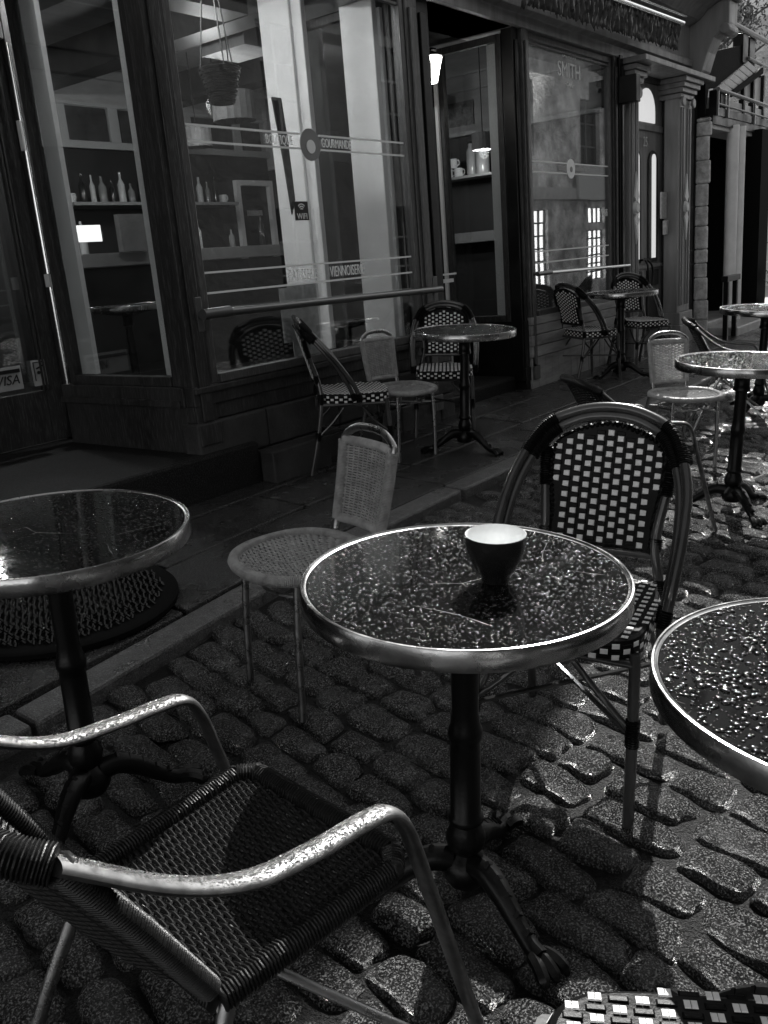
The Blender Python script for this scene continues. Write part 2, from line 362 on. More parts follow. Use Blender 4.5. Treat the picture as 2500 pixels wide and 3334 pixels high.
t3=dup(tm,'sunlit bistro table at the right edge beyond the front black and white chair',grp); put(t3,4.193,1.154+TY,75,z=.771-.72)
t4=dup(tm,'distant bistro table seen edge-on in front of the arched door',grp); put(t4,7.30,3.03+.02,40,z=.925-.72);t4.matrix_basis=Matrix.Translation((7.30,3.035,.205))@Matrix.Rotation(.012,4,'X')
t5=dup(tm,'farthest bistro table, half outside the right edge before the stone step',grp); put(t5,6.42,1.63+TY,20,z=.825-.72)
# cup
cp=thing('coffee_cup','black coffee cup with white inside on the middle foreground table','cup')
m=MB();m.lathe([(0,.002),(.022,.0),(.024,.004),(.024,.010),(.034,.022),(.044,.042),(.0495,.062),(.0515,.082),(.0505,.083)],seg=40);m.build('cup_body',mat('cup_black',.012,.22,coat=.3),cp,smooth=True)
m=MB();m.lathe([(.0506,.0832),(.0494,.082),(.0475,.062),(.042,.042),(.032,.024),(.02,.012),(0,.010)],seg=40);m.build('cup_lining',mat('cup_white',.85,.2),cp,smooth=True)
m=MB();m.tube(cr([(.0505,0,.064),(.066,0,.068),(.078,0,.055),(.072,0,.036),(.05,0,.030),(.0405,0,.033)],6),.0045,seg=8,flat=1.4);m.build('handle',mat('cup_black'),cp,smooth=True)
put(cp,1.280,.770,31,1.07,z=.7660)
# ashtray stand on the nearest table
ash=thing('ashtray','dark metal ashtray on stubby feet at the right edge of the nearest table','ashtray')
m=MB();m.lathe([(0,.012),(.050,.012),(.058,.018),(.060,.026),(.056,.026),(.050,.019),(0,.018)],seg=28);m.build('dish',IRON(),ash,smooth=True)
for q in range(3):
    a_=R(150+120*q);m=MB();m.lathe([(0,.0005),(.0095,.0005),(.011,.004),(.011,.020),(.008,.028),(0,.028)],c=(.046*math.cos(a_),.046*math.sin(a_),0),seg=12);m.build('foot',mat('foot_metal',.06,.2,m=.7),ash,smooth=True)
put(ash,1.395,.258,30,1.2,z=.7121)
# round mat
mt=thing('door_mat','round woven mat with a dark plain border on the sidewalk behind the left table','mat')
m=MB();m.lathe([(.30,-.012),(.30,.010),(.31,.014),(.50,.014),(.515,.006),(.515,-.012)],seg=64);m.build('border',mat('mat_rubber',.002,.8,spec=.1,bump=.3,bs=60),mt,smooth=True)
m=MB();m.lathe([(0,.004),(.31,.004)],seg=48)
g=np.random.default_rng(3);pts=[]
sp=.026
for i in range(-20,21):
    for j in range(-24,25):
        X=i*sp+(j%2)*sp/2+g.normal(0,.002);Y=j*sp*.8+g.normal(0,.002)
        if X*X+Y*Y<.445**2:
            a=.7 if (i+j)%2 else 2.2
            dx,dy=.011*math.cos(a),.011*math.sin(a)
            m.tube([(X-dx,Y-dy,.016),(X,Y,.026),(X+dx,Y+dy,.016)],.0055,seg=5)
m.build('woven_field',mat('mat_weave',.005,.25,bump=.4,bs=150),mt,smooth=True)
put(mt,1.64,2.87,0,.86,h=.018)
# ================================================================ CHAIRS
BAM=mat('dark_bamboo',.042,.24,var=.55,vs_=6,bump=.1,bs=30,coat=.5,stretch=(1,1,.5))
BLK=mat('black_weave',.003,.4,bump=.2,bs=200,spec=.14); WHT=mat('white_weave',.80,.38,var=.08,vs_=40,bump=.1,bs=300)
CH='dark framed chairs woven in black and white'
def pads(mb,C,T,B,N,hw,hh,th,mi,double=False):
    # raised pads centred at C with tangents T (width),B (height), normal N
    for c,t,b,n in zip(C,T,B,N):
        parts=((-.52,-.04),(.04,.52)) if double else ((-1,1),)
        for (s0,s1) in (((-1,-.03),(.03,1)) if double else ((-1,1),)):
            q=[];k=.82
            for (u_,v_,h_) in((s0,-1,0),(s1,-1,0),(s1,1,0),(s0,1,0)): q.append(c+t*hw*u_+b*hh*v_+n*h_)
            m0=(s0+s1)/2
            for (u_,v_) in((s0,-1),(s1,-1),(s1,1),(s0,1)): q.append(c+t*hw*(m0+(u_-m0)*k)+b*hh*v_*.72+n*th)
            mb.add(q,[(4,5,6,7),(0,1,5,4),(1,2,6,5),(2,3,7,6),(3,0,4,7)],mi)
def make_bistro(label):
    t=thing('bistro_chair',label,'chair',group=CH)
    by=lambda z:.215+.30*(z-.53)+ .0
    def surf(x,z): return np.array([x,by(z)+.018*(1-(x/.16)**2),z])
    # hoops
    HO=[(.222,-.02,.43),(.232,.02,.52),(.236,.10,.64),(.222,.19,.745),(.17,.275,.845),(.09,.314,.884),(0,.326,.896)]
    HI=[(.212,.015,.43),(.220,.05,.52),(.221,.12,.635),(.203,.20,.735),(.155,.272,.822),(.085,.308,.862),(0,.318,.873)]
    mir=lambda L:L+[(-x,y,z) for x,y,z in L[-2::-1]]
    m=MB();m.tube(cr(mir(HO),7),.0135,seg=12);m.build('outer_hoop',BAM,t,smooth=True)
    m=MB();m.tube(cr(mir(HI),7),.0125,seg=12);m.build('inner_hoop',BAM,t,smooth=True)
    for s in(-1,1):
        m=MB();m.tube(cr([(s*.195,.285,0),(s*.185,.235,.22),(s*.172,.205,.44),(s*.150,.222,.56),(s*.165,.268,.70),(s*.172,.292,.79)],6),.0135,seg=10);m.build('leg',BAM,t,smooth=True)
        m=MB();m.tube(cr([(s*.205,-.215,0),(s*.198,-.19,.22),(s*.19,-.17,.43)],6),.014,seg=10);m.build('leg',BAM,t,smooth=True)
    def bind(*ws):
        m=MB()
        for a_ in ws: wrap(m,*a_)
        m.build('cord_binding',BLK,t,smooth=True)
    for s in(-1,1):
        po_=cr([(s*x,y,z) for x,y,z in HO],12);pi_=cr([(s*x,y,z) for x,y,z in HI],12)
        bind((po_[40:53],.0165,.006),(pi_[40:53],.0165,.006),(cr([(s*.205,.24,.775),(s*.19,.262,.80),(s*.165,.28,.82)],4),.024,.007),([(s*.164,.262,.68),(s*.172,.29,.785)],.0165,.006))
        bind((po_[:7],.0165,.006),(pi_[:7],.0165,.006))
        bind(([(s*.152,.228,.575),(s*.151,.222,.53)],.0165,.006))
        bind(([(s*.185,.235,.20),(s*.184,.232,.25)],.0165,.006))
        bind(([(s*.198,-.19,.20),(s*.197,-.186,.27)],.0168,.006))
        bind(([(s*.176,.21,.41),(s*.17,.206,.47)],.0165,.006))
    m=MB()
    m.tube([(-.15,.218,.525),(.15,.218,.525)],.011,seg=8);m.tube([(-.19,.0,.40),(.19,.0,.40)],.009,seg=8)
    for s in(-1,1):
        m.tube([(s*.19,-.18,.405),(s*.175,.21,.405)],.011,seg=8)
        m.tube(cr([(s*.197,-.186,.235),(s*.18,-.10,.30),(s*.175,-.03,.385)],5),.008,seg=8)
        m.tube(cr([(s*.185,.232,.225),(s*.18,.15,.30),(s*.175,.08,.385)],5),.008,seg=8)
        m.tube(cr([(s*.197,-.186,.235),(s*.12,-.18,.31),(s*.05,-.175,.385)],5),.008,seg=8)
        m.tube([(s*.195,-.186,.225),(-s*.184,.235,.215)],.007,seg=6)
    m.tube([(-.19,-.175,.405),(.19,-.175,.405)],.011,seg=8);m.tube([(-.175,.21,.405),(.175,.21,.405)],.011,seg=8)
    m.build('underframe',BAM,t,smooth=True)
    # back panel
    hw_=lambda z:float(np.interp(z,[.53,.60,.72,.86],[.128,.136,.152,.150])); top=lambda x:.848-2.6*x*x
    m=MB();out=[]
    zz=np.linspace(.535,.848,16)
    for sgn in(-1,1):
        G=[[surf(u*hw_(.53+(top(u*.148)-.53)*v),.53+(top(u*.148)-.53)*v)+np.array([0,sgn*.0035,0]) for v in np.linspace(0,1,12)] for u in np.linspace(-1,1,13)]
        m.grid(G,mi=0,flip=sgn>0)
    px,pz=.0272,.01395;Cw=[];Cb=[]
    for i in range(-6,7):
        for j in range(0,24):
            x=i*px;z=.548+j*pz
            if abs(x)<hw_(z)-.012 and z<top(x)-.014:
                (Cw if (i+j)%2==0 else Cb).append(surf(x,z))
    for sgn in(-1,1):
        for CC,mi,hw,hh,th in((Cw,1,.0086,.0078,.0022),(Cb,0,.0128,.0052,.0018)):
            C=[c+np.array([0,sgn*.0035,0]) for c in CC];k=len(C)
            nrm=np.array([0,sgn,-sgn*.29]);nrm/=np.linalg.norm(nrm);tt=np.array([-sgn*-1.,0,0])*(1 if sgn<0 else -1);bb=np.cross(nrm,tt)
            pads(m,C,[tt]*k,[bb]*k,[nrm]*k,hw,hh,th,mi)
    # braided border
    bord=[surf(-hw_(.535),.535),surf(0,.532),surf(hw_(.535),.535),surf(hw_(.62),.62),surf(hw_(.72),.72),surf(.146,.79),surf(.10,.826),surf(0,.85),surf(-.10,.826),surf(-.146,.79),surf(-hw_(.72),.72),surf(-hw_(.62),.62)]
    bp=resamp(cr(bord,8,closed=True),.004,True);k=np.arange(len(bp));
    for ph in(0,math.pi):
        off=np.stack([.004*np.sin(k*.9+ph),-.004*np.cos(k*.9+ph),.004*np.sin(k*.9+ph)],1);m.tube(bp+off,.0055,seg=6,closed=True)
    m.build('back_panel',[BLK,WHT],t)
    # seat
    m=MB();a=np.linspace(0,2*np.pi,64,endpoint=False)
    def per(a,sx=1.0):
        c,s=np.cos(a),np.sin(a);e=.42
        x=np.sign(c)*np.abs(c)**e;y=np.sign(s)*np.abs(s)**e
        return x*(.205-.018*(y+1)/2)*sx,y*.2*sx
    rings=[]
    for z,k_ in((.412,.90),(.415,.97),(.425,1.0),(.452,1.0),(.462,.985),(.467,.95),(.464,.85),(.458,.5),(.456,.0)):
        x,y=per(a,k_);rings.append(np.stack([x,y,np.full_like(x,z)],1))
    m.grid(np.array(rings),cv=True)
    px=.0272;Cw=[];Cb=[];Z=np.array([0,0,1.]);X_=np.array([1.,0,0]);Y_=np.array([0,1.,0])
    for i in range(-7,8):
        for j in range(-15,16):
            x=i*px;y=j*.0138
            rr=max(abs(x)/(.205-.018*(y/.2+1)/2),abs(y)/.2)
            q=(abs(x/.197)**4.5+abs(y/.2)**4.5)**(1/4.5)
            if q<.97:(Cw if (i+j)%2==0 else Cb).append(np.array([x,y,float(np.interp(q,[0,.5,.85,.95,1],[.457,.459,.465,.4675,.465]))]))
    for CC,mi,hw,hh,th in((Cw,1,.0078,.0068,.0014),(Cb,0,.0120,.0045,.0010)):
        k=len(CC);pads(m,CC,[X_]*k,[Y_]*k,[Z]*k,hw,hh*.9,th,mi,double=mi==1)
    pp=resamp(np.stack([*per(np.linspace(0,2*np.pi,400,endpoint=False)),np.zeros(400)],1),.0262,True);n=len(pp)
    tg=np.roll(pp,-1,0)-np.roll(pp,1,0);tg/=np.linalg.norm(tg,axis=1)[:,None];nn=np.cross(tg,Z)
    for r_,z in enumerate((.422,.436,.450)):
        for i in range(n):
            w_=(i+r_)%2==0
            pads(m,[pp[i]+np.array([0,0,z])],[tg[i]],[Z],[nn[i]],.0088 if w_ else .012,.0066 if w_ else .004,.0014,1 if w_ else 0)
    m.build('seat',[BLK,WHT],t,smooth=False)
    return t
c1=make_bistro('black and white woven chair behind the middle foreground table, its curved back tall'); put(c1,1.845,.915,279.6,.965)
def bch(label,x,y,yaw,sc): o=dup(c1,label,CH);put(o,x,y,yaw,sc);return o
bch('black and white woven chair seen sideways under the first big window, its back leaning left',3.823,3.194,45.7,.946)
bch('black and white woven chair directly behind the sidewalk table, partly hidden by its top',4.79,3.212,303,.905)
bch('black and white woven chair turned right, standing below the second window with the reflections',7.096,3.244,63.4,.90)
bch('small black and white woven chair in front of the arched door, behind a table edge',7.921,3.102,328,.91)
bch('black and white woven chair cut off by the bottom edge, only its seat corner showing',.685,.178,120,1.0)
# --- wicker
WK=mat('grey_wicker',.34,.36,var=.3,vs_=30,bump=.25,bs=300); WKD=mat('dark_wicker',.011,.34,spec=.32,var=.4,vs_=30,bump=.2,bs=300)
def weft(mb,A,nrm,amp,cols,rad,phase,mi=0,seg=5,flat=1):
    """A: polyline n,3 ; offset along nrm sinusoidally over cols warps"""
    n=len(A);u=np.linspace(0,1,n);off=amp*np.cos(np.pi*cols*u+phase*np.pi)
    mb.tube(A+nrm*off[:,None],rad,seg=seg,mi=mi,cap=False,flat=flat)
def make_side(label):
    t=thing('wicker_side_chair',label,'chair',group='light wicker side chairs with metal tube legs')
    al=ALU()
    for s in(-1,1):
        m=MB();m.tube(cr([(s*.158,-.155,0),(s*.155,-.15,.25),(s*.15,-.14,.435)],5),.0115,seg=10);m.build('leg',al,t,smooth=True)
        m=MB();m.tube(cr([(s*.165,.29,0),(s*.152,.215,.25),(s*.142,.165,.43)],5),.0115,seg=10);m.build('leg',al,t,smooth=True)
    m=MB();po=[(.114,.165,.40),(.116,.185,.48),(.120,.205,.56),(.125,.226,.66),(.129,.24,.742),(.124,.247,.764),(.096,.252,.786),(.06,.256,.799),(0,.258,.803)]
    m.tube(cr(po+[(-x,y,z) for x,y,z in po[-2::-1]],6),.0135,seg=10,flat=.8,up=(0,1,.2));m.build('back_hoop',al,t,smooth=True)
    m=MB();ring=cr([(.15*math.cos(q),.15*math.sin(q)+.0,.372) for q in np.linspace(0,6.283,13)[:-1]],3,closed=True);m.tube(ring,.006,seg=6,closed=True)
    m.tube([(-.165,-.155,.36),(.145,.17,.36)],.005,seg=6);m.tube([(.165,-.155,.36),(-.145,.17,.36)],.005,seg=6);m.build('seat_brace',al,t,smooth=True)
    # back panel
    m=MB();hw=lambda z:float(np.interp(z,[.50,.75],[.116,.128])); yy=lambda z:float(np.interp(z,[.50,.56,.66,.745],[.19,.205,.226,.24]))
    for s in(-1,1): wrap(m,[(s*hw(z),yy(z),z) for z in np.linspace(.495,.75,10)],.0175,.0048)
    arc=lambda z,n=33:np.stack([np.linspace(-1,1,n)*hw(z),yy(z)+.022*(1-np.linspace(-1,1,n)**2),np.full(n,z)],1)
    wrap(m,arc(.75),.0145,.0048);wrap(m,arc(.498),.0145,.0048)
    nr=np.array([0,1,-.25]);nr/=np.linalg.norm(nr)
    rows=28
    for i in range(rows):
        z=.512+i*(.737-.512)/(rows-1);weft(m,arc(z,57),nr,.0034,12,.0034,i%2)
    for q in np.linspace(-1,1,13): m.tube([arc(z,3)[1]*np.array([0,1,1])+np.array([q*hw(z),-.022*q*q,0]) for z in np.linspace(.50,.75,6)],.0024,seg=5)
    m.build('back_panel',WK,t,smooth=True)
    # seat
    m=MB();th=np.linspace(0,2*np.pi,80,endpoint=False);rx=.205;fy=lambda s:np.where(s>0,.17,.225)
    per=np.stack([rx*np.sign(np.cos(th))*np.abs(np.cos(th))**.85,fy(np.sin(th))*np.sign(np.sin(th))*np.abs(np.sin(th))**.85,np.full(80,.45)],1)
    wrap(m,per,.0175,.0052,closed=True)
    Z=np.array([0,0,1.])
    for i in range(46):
        y=-.213+i*(.373/45); F_=.225 if y<0 else .17
        hwid=rx*max(0,1-min(1,abs(y)/F_)**2)**.5
        if hwid<.02:continue
        xs_=np.linspace(-hwid,hwid,41);z=.452-.018*(1-(xs_/rx)**2)*(1-(y/.21)**2)
        weft(m,np.stack([xs_,np.full(41,y),z],1),Z,.0034,max(2,int(hwid*2/.021)),.0035,i%2)
    for x in np.arange(-.18,.181,.0205):
        q=math.sqrt(1-(x/rx)**2);ys=np.linspace(-.222*q,.17*q,12);z=.452-.018*(1-(x/rx)**2)*(1-(ys/.21)**2);m.tube(np.stack([np.full(12,x),ys,z],1),.0026,seg=5)
    m.build('seat',WK,t,smooth=True)
    return t
s1=make_side('wicker side chair with drop-shaped seat left of the middle foreground table'); put(s1,1.777,1.721,254.7,.95)
GS='light wicker side chairs with metal tube legs'
o=dup(s1,'small wicker side chair below the first big window, between two black and white chairs',GS);put(o,4.14,3.09,345.8,.885)
o=dup(s1,'wicker side chair with a wet round seat beside the table at the right edge',GS);put(o,4.845,1.673,318,.88)
# --- armchair
def make_arm(label):
    t=thing('wicker_armchair',label,'chair',group='metal armchairs with dark wicker seats')
    al=mat('wet_arm_metal',.24,.42,m=1,var=.25,vs_=40,bump=.12,bs=400,dist=.001,rv=.08,rs=30)
    arm=[(.248,-.335,0),(.246,-.27,.20),(.242,-.20,.42),(.238,-.165,.53),(.236,-.135,.573),(.234,-.085,.585),(.232,.0,.592),(.228,.10,.61),(.222,.20,.665),(.209,.31,.755)]
    for s in(-1,1):
        m=MB();m.tube(cr([(s*x,y,z) for x,y,z in arm],8),.0082,seg=16,flat=2.2,up=(1,0,0));at=m.build('arm_tube',al,t,smooth=True)
        q_=cr([(s*x,y,z) for x,y,z in arm],8);q_=resamp(q_[34:],.0005);gg=np.random.default_rng(5+s);m=MB();a6=np.linspace(0,2*np.pi,6,endpoint=False)
        for _ in range(5200):
            i=gg.integers(1,len(q_)-1);T_=q_[i+1]-q_[i-1];T_/=np.linalg.norm(T_);B_=np.cross(T_,[0,.5,1]);B_/=np.linalg.norm(B_);N_=np.cross(B_,T_);N_*=np.sign(N_[2])
            w_=gg.uniform(-1,1)*.93;c_=q_[i]+B_*.018*w_+N_*.018*.45*math.sqrt(1-w_*w_);r_=.0007+.0014*gg.random()**2
            nn_=N_*math.sqrt(1-w_*w_)+B_*w_*.6;nn_/=np.linalg.norm(nn_);t1=T_;t2_=np.cross(nn_,t1)
            v=[c_+t1*r_*math.cos(q)+t2_*r_*math.sin(q) for q in a6]+[c_+(t1*math.cos(q)+t2_*math.sin(q))*r_*.6+nn_*r_*.45 for q in a6]+[c_+nn_*r_*.6]
            m.add(v,[(j,(j+1)%6,6+(j+1)%6,6+j) for j in range(6)]+[(6+j,6+(j+1)%6,12) for j in range(6)])
        dd=m.build('water_droplets',WATER,at,smooth=True);dd['kind']='stuff'
    top_=[(.209,.31,.755),(.17,.345,.772),(.09,.372,.785),(0,.38,.79)]
    m=MB();wrap(m,cr(top_+[(-x,y,z) for x,y,z in top_[-2::-1]],8),.0205,.0042);
    for s in(-1,1): wrap(m,[(s*.205,.305,.75),(s*.19,.22,.60),(s*.172,.135,.44)],.016,.0052)
    arc=lambda z,n=31:np.stack([np.linspace(-1,1,n)*np.interp(z,[.44,.76],[.168,.20]),np.interp(z,[.44,.60,.76],[.14,.23,.32])+.05*(1-np.linspace(-1,1,n)**2),np.full(n,z)+.015*(1-np.linspace(-1,1,n)**2)],1)
    nr=np.array([0,.9,-.4])
    for i in range(52): weft(m,arc(.45+i*.006),nr,.0028,15,.003,i%2)
    for q in np.linspace(-.95,.95,15): m.tube([arc(z,41)[int((q+1)*20)] for z in np.linspace(.44,.77,8)],.0025,seg=5)
    m.build('backrest',WKD,t,smooth=True)
    m=MB()
    C=[(-.168,.12,.406),(-.186,-.19,.416),(-.16,-.217,.417),(.16,-.217,.417),(.186,-.19,.416),(.168,.12,.406)]
    wrap(m,resamp(C,.01),.0185,.0055);wrap(m,[C[0],C[-1]],.0185,.0055)
    Z=np.array([0,0,1.])
    for i in range(60):
        y=-.208+i*(.322/59);hw=float(np.interp(y,[-.21,.12],[.178,.165]));xs_=np.linspace(-hw,hw,49);z=float(np.interp(y,[-.21,.12],[.418,.408]))-.012*(1-(xs_/hw)**2)*(1-((y+.045)/.17)**2)
        weft(m,np.stack([xs_,np.full(49,y),z],1),Z,.0026,18,.0028,i%2)
    for x in np.arange(-.165,.166,.019):
        ys=np.linspace(-.21,.12,12);m.tube(np.stack([np.full(12,x),ys,np.interp(ys,[-.21,.12],[.418,.408])-.012*(1-(x/.175)**2)*(1-((ys+.045)/.17)**2)],1),.0028,seg=5)
    m.build('seat',WKD,t,smooth=True)
    for s in(-1,1):
        m=MB();m.tube(cr([(s*.172,.11,.40),(s*.20,.20,.20),(s*.225,.27,0)],5),.0115,seg=10);m.build('rear_leg',ALU(),t,smooth=True)
    for s in(-1,1):
        m=MB();m.tube([(s*.172,.12,.395),(-s*.243,-.20,.12)],.008,seg=8);m.build('cross_brace',ALU(),t,smooth=True)
    return t
a1=make_arm('large metal armchair with dark wicker seat in the bottom left foreground'); put(a1,.687,.945,84.5,1.0)
GA='metal armchairs with dark wicker seats'
o=dup(a1,'metal armchair just behind the front woven chair, its arm crossing a wicker chair',GA);put(o,3.724,1.495,48.7,.86)
o=dup(a1,'metal armchair behind the sunlit table at the right edge, only its arm and legs visible',GA);put(o,5.9,1.70,20,.88)
# small metal ashtray at right edge table
# ================================================================ CAFE BUILDING
BL=(5,3.45,.2)
cafe=thing('cafe_building','dark wooden cafe front with two tall shop windows and deep doorways','building',BL)
def bp(m,name,ms,par=None,**k):
    o=m.build(name,ms,par or cafe,**k)
    if par is None:o.location=tuple(-q for q in BL)
    return o
F=3.45
# upper wall with windows
m=MB()
def wall_holes(m,x0,x1,z0,z1,y0,y1,holes):
    holes=[h for h in holes if h[0]>=x0 and h[1]<=x1]
    xs=sorted({x0,x1,*[h[0] for h in holes],*[h[1] for h in holes]});zs=sorted({z0,z1,*[h[2] for h in holes],*[h[3] for h in holes]})
    for i in range(len(xs)-1):
        for j in range(len(zs)-1):
            cx,cz=(xs[i]+xs[i+1])/2,(zs[j]+zs[j+1])/2
            if any(h[0]<cx<h[1] and h[2]<cz<h[3] for h in holes):continue
            m.box(xs[i],xs[i+1],y0,y1,zs[j],zs[j+1])
uw=[(x,x+1.0,4.7,6.4) for x in(-.5,1.6,3.7,5.8,7.9)]
wall_holes(m,-2,10.3,3.72,8.0,3.55,3.9,uw);m.box(-2,10.3,3.9,9.0,7.8,8.0);m.box(-2,-1.8,3.9,9,.2,7.8);m.box(-1.8,10.3,8.8,9,0.2,7.8);m.box(10.1,10.3,3.9,8.8,.2,7.8)
bp(m,'wall',mat('grey_masonry',.06,.7,var=.4,vs_=4,bump=.4,bs=30,dist=.01))
for h in uw:
    m=MB();m.box(h[0],h[0]+.07,3.6,3.68,h[2],h[3]);m.box(h[1]-.07,h[1],3.6,3.68,h[2],h[3]);m.box(h[0]+.07,h[1]-.07,3.6,3.68,h[3]-.07,h[3]);m.box(h[0]+.07,h[1]-.07,3.6,3.68,h[2],h[2]+.07);m.box(h[0]+.48,h[0]+.52,3.61,3.67,h[2]+.07,h[3]-.07)
    wo_=bp(m,'window',WOODL());m=MB();m.box(h[0]+.07,h[1]-.07,3.64,3.65,h[2]+.07,h[3]-.07);bp(m,'pane',mat('dark_pane',.01,.05),wo_)
# fascia + cornice: runs x -2 .. 10.35
m=MB()
P=[(3.42,2.90),(3.42,2.98),(3.36,3.0),(3.36,3.06),(3.40,3.08),(3.40,3.38),(3.30,3.42),(3.22,3.50),(3.10,3.56),(3.02,3.60),(3.02,3.68),(2.98,3.72),(3.9,3.74),(3.9,2.90)]
m.prism(P,-2,10.0,ax='x');bp(m,'cornice',WOODSUN(),bevel=.004)
# doorway ceilings
m=MB();m.box(-2,2.9,3.46,4.72,2.90,3.0);m.box(5.28,6.34,3.46,4.72,2.90,3.0);bp(m,'doorway_ceiling',DARK())
# posts
def post(x0,x1,y0,y1,z0,z1,ms,groove=True):
    m=MB();m.box(x0,x1,y0,y1,z0,z1)
    if groove:
        w_=(x1-x0)*.25;m.box(x0+w_,x1-w_,y0-.014,y0,z0+.12,z1-.1);m.box(x0-.006,x1+.006,y0-.02,y0,z0,z0+.11)
    return bp(m,'post',ms,bevel=.005)
post(2.907,3.04,F-.012,F+.10,.50,2.92,WOOD());post(4.97,5.10,F-.01,F+.10,.30,2.92,WOODL());post(5.12,5.27,F+.02,F+.12,.30,2.92,DARK());post(6.36,6.44,F+.01,F+.11,.30,2.92,DARK());post(6.455,6.54,F-.02,F+.10,.30,2.92,WOODL())
post(8.13,8.21,F-.02,F+.10,.30,2.92,WOOD());post(8.225,8.30,F-.04,F+.10,.30,2.92,DARK());post(8.31,8.37,F-.02,F+.10,.30,2.92,WOOD())
# big windows
def shopwin(x0,x1,z0,z1,y,mid=None):
    m=MB();t=.045
    m.box(x0,x0+t,y,y+.05,z0,z1);m.box(x1-t,x1,y,y+.05,z0,z1);m.box(x0+t,x1-t,y,y+.05,z1-t,z1);m.box(x0+t,x1-t,y-.02,y+.05,z0,z0+t)
    m.box(x0+t,x1-t,y+.008,y+.03,z1-t-.03,z1-t-.012)
    w_=bp(m,'shop_window',WOODL(),bevel=.004);m=MB();m.box(x0+t,x1-t,y+.024,y+.03,z0+t,z1-t);bp(m,'glass_pane',GLASS,w_);return w_
w1=shopwin(3.045,4.965,.80,2.895,F+.0);w2=shopwin(6.545,8.125,.80,2.89,F+.0)
DEC=mat('etched_lettering',.9,.5);DECD=mat('etched_grey',.22,.5)
def stripes(w_,x0,x1,zs,gap=None):
    m=MB()
    for z in zs:
        if gap:m.box(x0,gap[0],F+.018,F+.0225,z-.005,z+.005);m.box(gap[1],x1,F+.018,F+.0225,z-.005,z+.005)
        else:m.box(x0,x1,F+.018,F+.0225,z-.005,z+.005)
    bp(m,'etched_stripe',DEC,w_)
stripes(w1,3.09,4.90,(2.037,1.962),(3.925,4.085));stripes(w1,3.09,4.90,(1.345,1.245))
stripes(w2,6.59,8.08,(1.99,1.91),(7.235,7.385));stripes(w2,6.59,8.08,(1.305,1.215))
m=MB();m.lathe([(0,0),(.085,0),(.085,.004),(0,.004)],c=(4.003,F+.016,1.985),seg=32,axis='y');bp(m,'badge',DECD,w1)
m=MB();m.lathe([(0,0),(.036,0),(.036,.003),(0,.003)],c=(4.003,F+.012,1.975),seg=24,axis='y');bp(m,'badge_centre',DEC,w1)
m=MB();m.lathe([(0,0),(.078,0),(.078,.004),(0,.004)],c=(7.31,F+.016,1.95),seg=32,axis='y');bp(m,'badge',DEC,w2)
m=MB();m.lathe([(0,0),(.022,0),(.022,.003),(0,.003)],c=(7.31,F+.012,1.945),seg=20,axis='y');bp(m,'badge_centre',DECD,w2)
m=MB();m.box(7.08,7.22,F+.017,F+.022,1.93,1.965);m.box(7.40,7.56,F+.017,F+.022,1.93,1.965);bp(m,'etched_label',DECD,w2)
def tx(s,size,x,z,w_,sx=1,ms=DEC,**k):
    o=text_mesh(s,size,ms,w_,'lettering',x,F+.019,z,sx,**k)
tx('BOUTIQUE',.068,3.755,1.998,w1,.62);tx('GOURMANDE',.068,4.235,1.998,w1,.62)
tx('\u00b7P\u00c2TISSERIE',.085,3.83,1.292,w1,.60);tx('VIENNOISERIE\u00b7',.085,4.24,1.292,w1,.60)
tx('LA MAISON',.06,7.32,2.815,w2,.8);tx('SMITH',.16,7.32,2.70,w2,.95);tx('\u00b7 CAF\u00c9 \u00b7',.05,7.32,2.60,w2,1)
tx('Wifi',.09,7.99,1.59,w2,.9)
# wifi sticker
m=MB();m.box(3.815,3.925,F+.012,F+.017,1.585,1.685);st=bp(m,'wifi_sticker',mat('sticker_black',.012,.4),w1)
text_mesh('WIFI',.045,DEC,w1,'lettering',3.87,F+.0105,1.605,.95)
m=MB()
for r_ in(.012,.024,.036):
    m.tube([(3.87+r_*math.sin(q),F+.011,1.635+r_*math.cos(q)) for q in np.linspace(-.8,.8,9)],.0032,seg=5)
bp(m,'wifi_symbol',DEC,w1)
# notice papers in window 1
m=MB();m.box(3.66,3.86,3.50,3.505,.93,1.23);m.box(3.74,3.98,3.51,3.515,.84,1.24);bp(m,'paper_notice',mat('paper',.5,.6,var=.25,vs_=25),w1)
# curtain strip
m=MB();m.prism([(3.78,2.22),(3.85,2.22),(3.87,2.0),(3.88,1.7),(3.845,1.62),(3.82,1.9)],F+.06,F+.07);bp(m,'window_ornament',mat('dark_ornament',.05,.5,var=.8,vs_=20),w1)
# blind cord
m=MB()
for dx in(0,.014):
    q=resamp(cr([(3.105+dx,F+.07,2.86),(3.107+dx,F+.07,2.2),(3.112+dx,F+.07,1.5),(3.12+dx,F+.07,1.24)],8),.012)
    m.tube(q,np.where(np.arange(len(q))%2,.0016,.0032),seg=5)
m.tube(cr([(3.12,F+.07,1.24),(3.127,F+.07,1.215),(3.134,F+.07,1.24)],4),.0025,seg=5)
bp(m,'blind_cord',mat('cord_grey',.5,.4),w1,smooth=True)
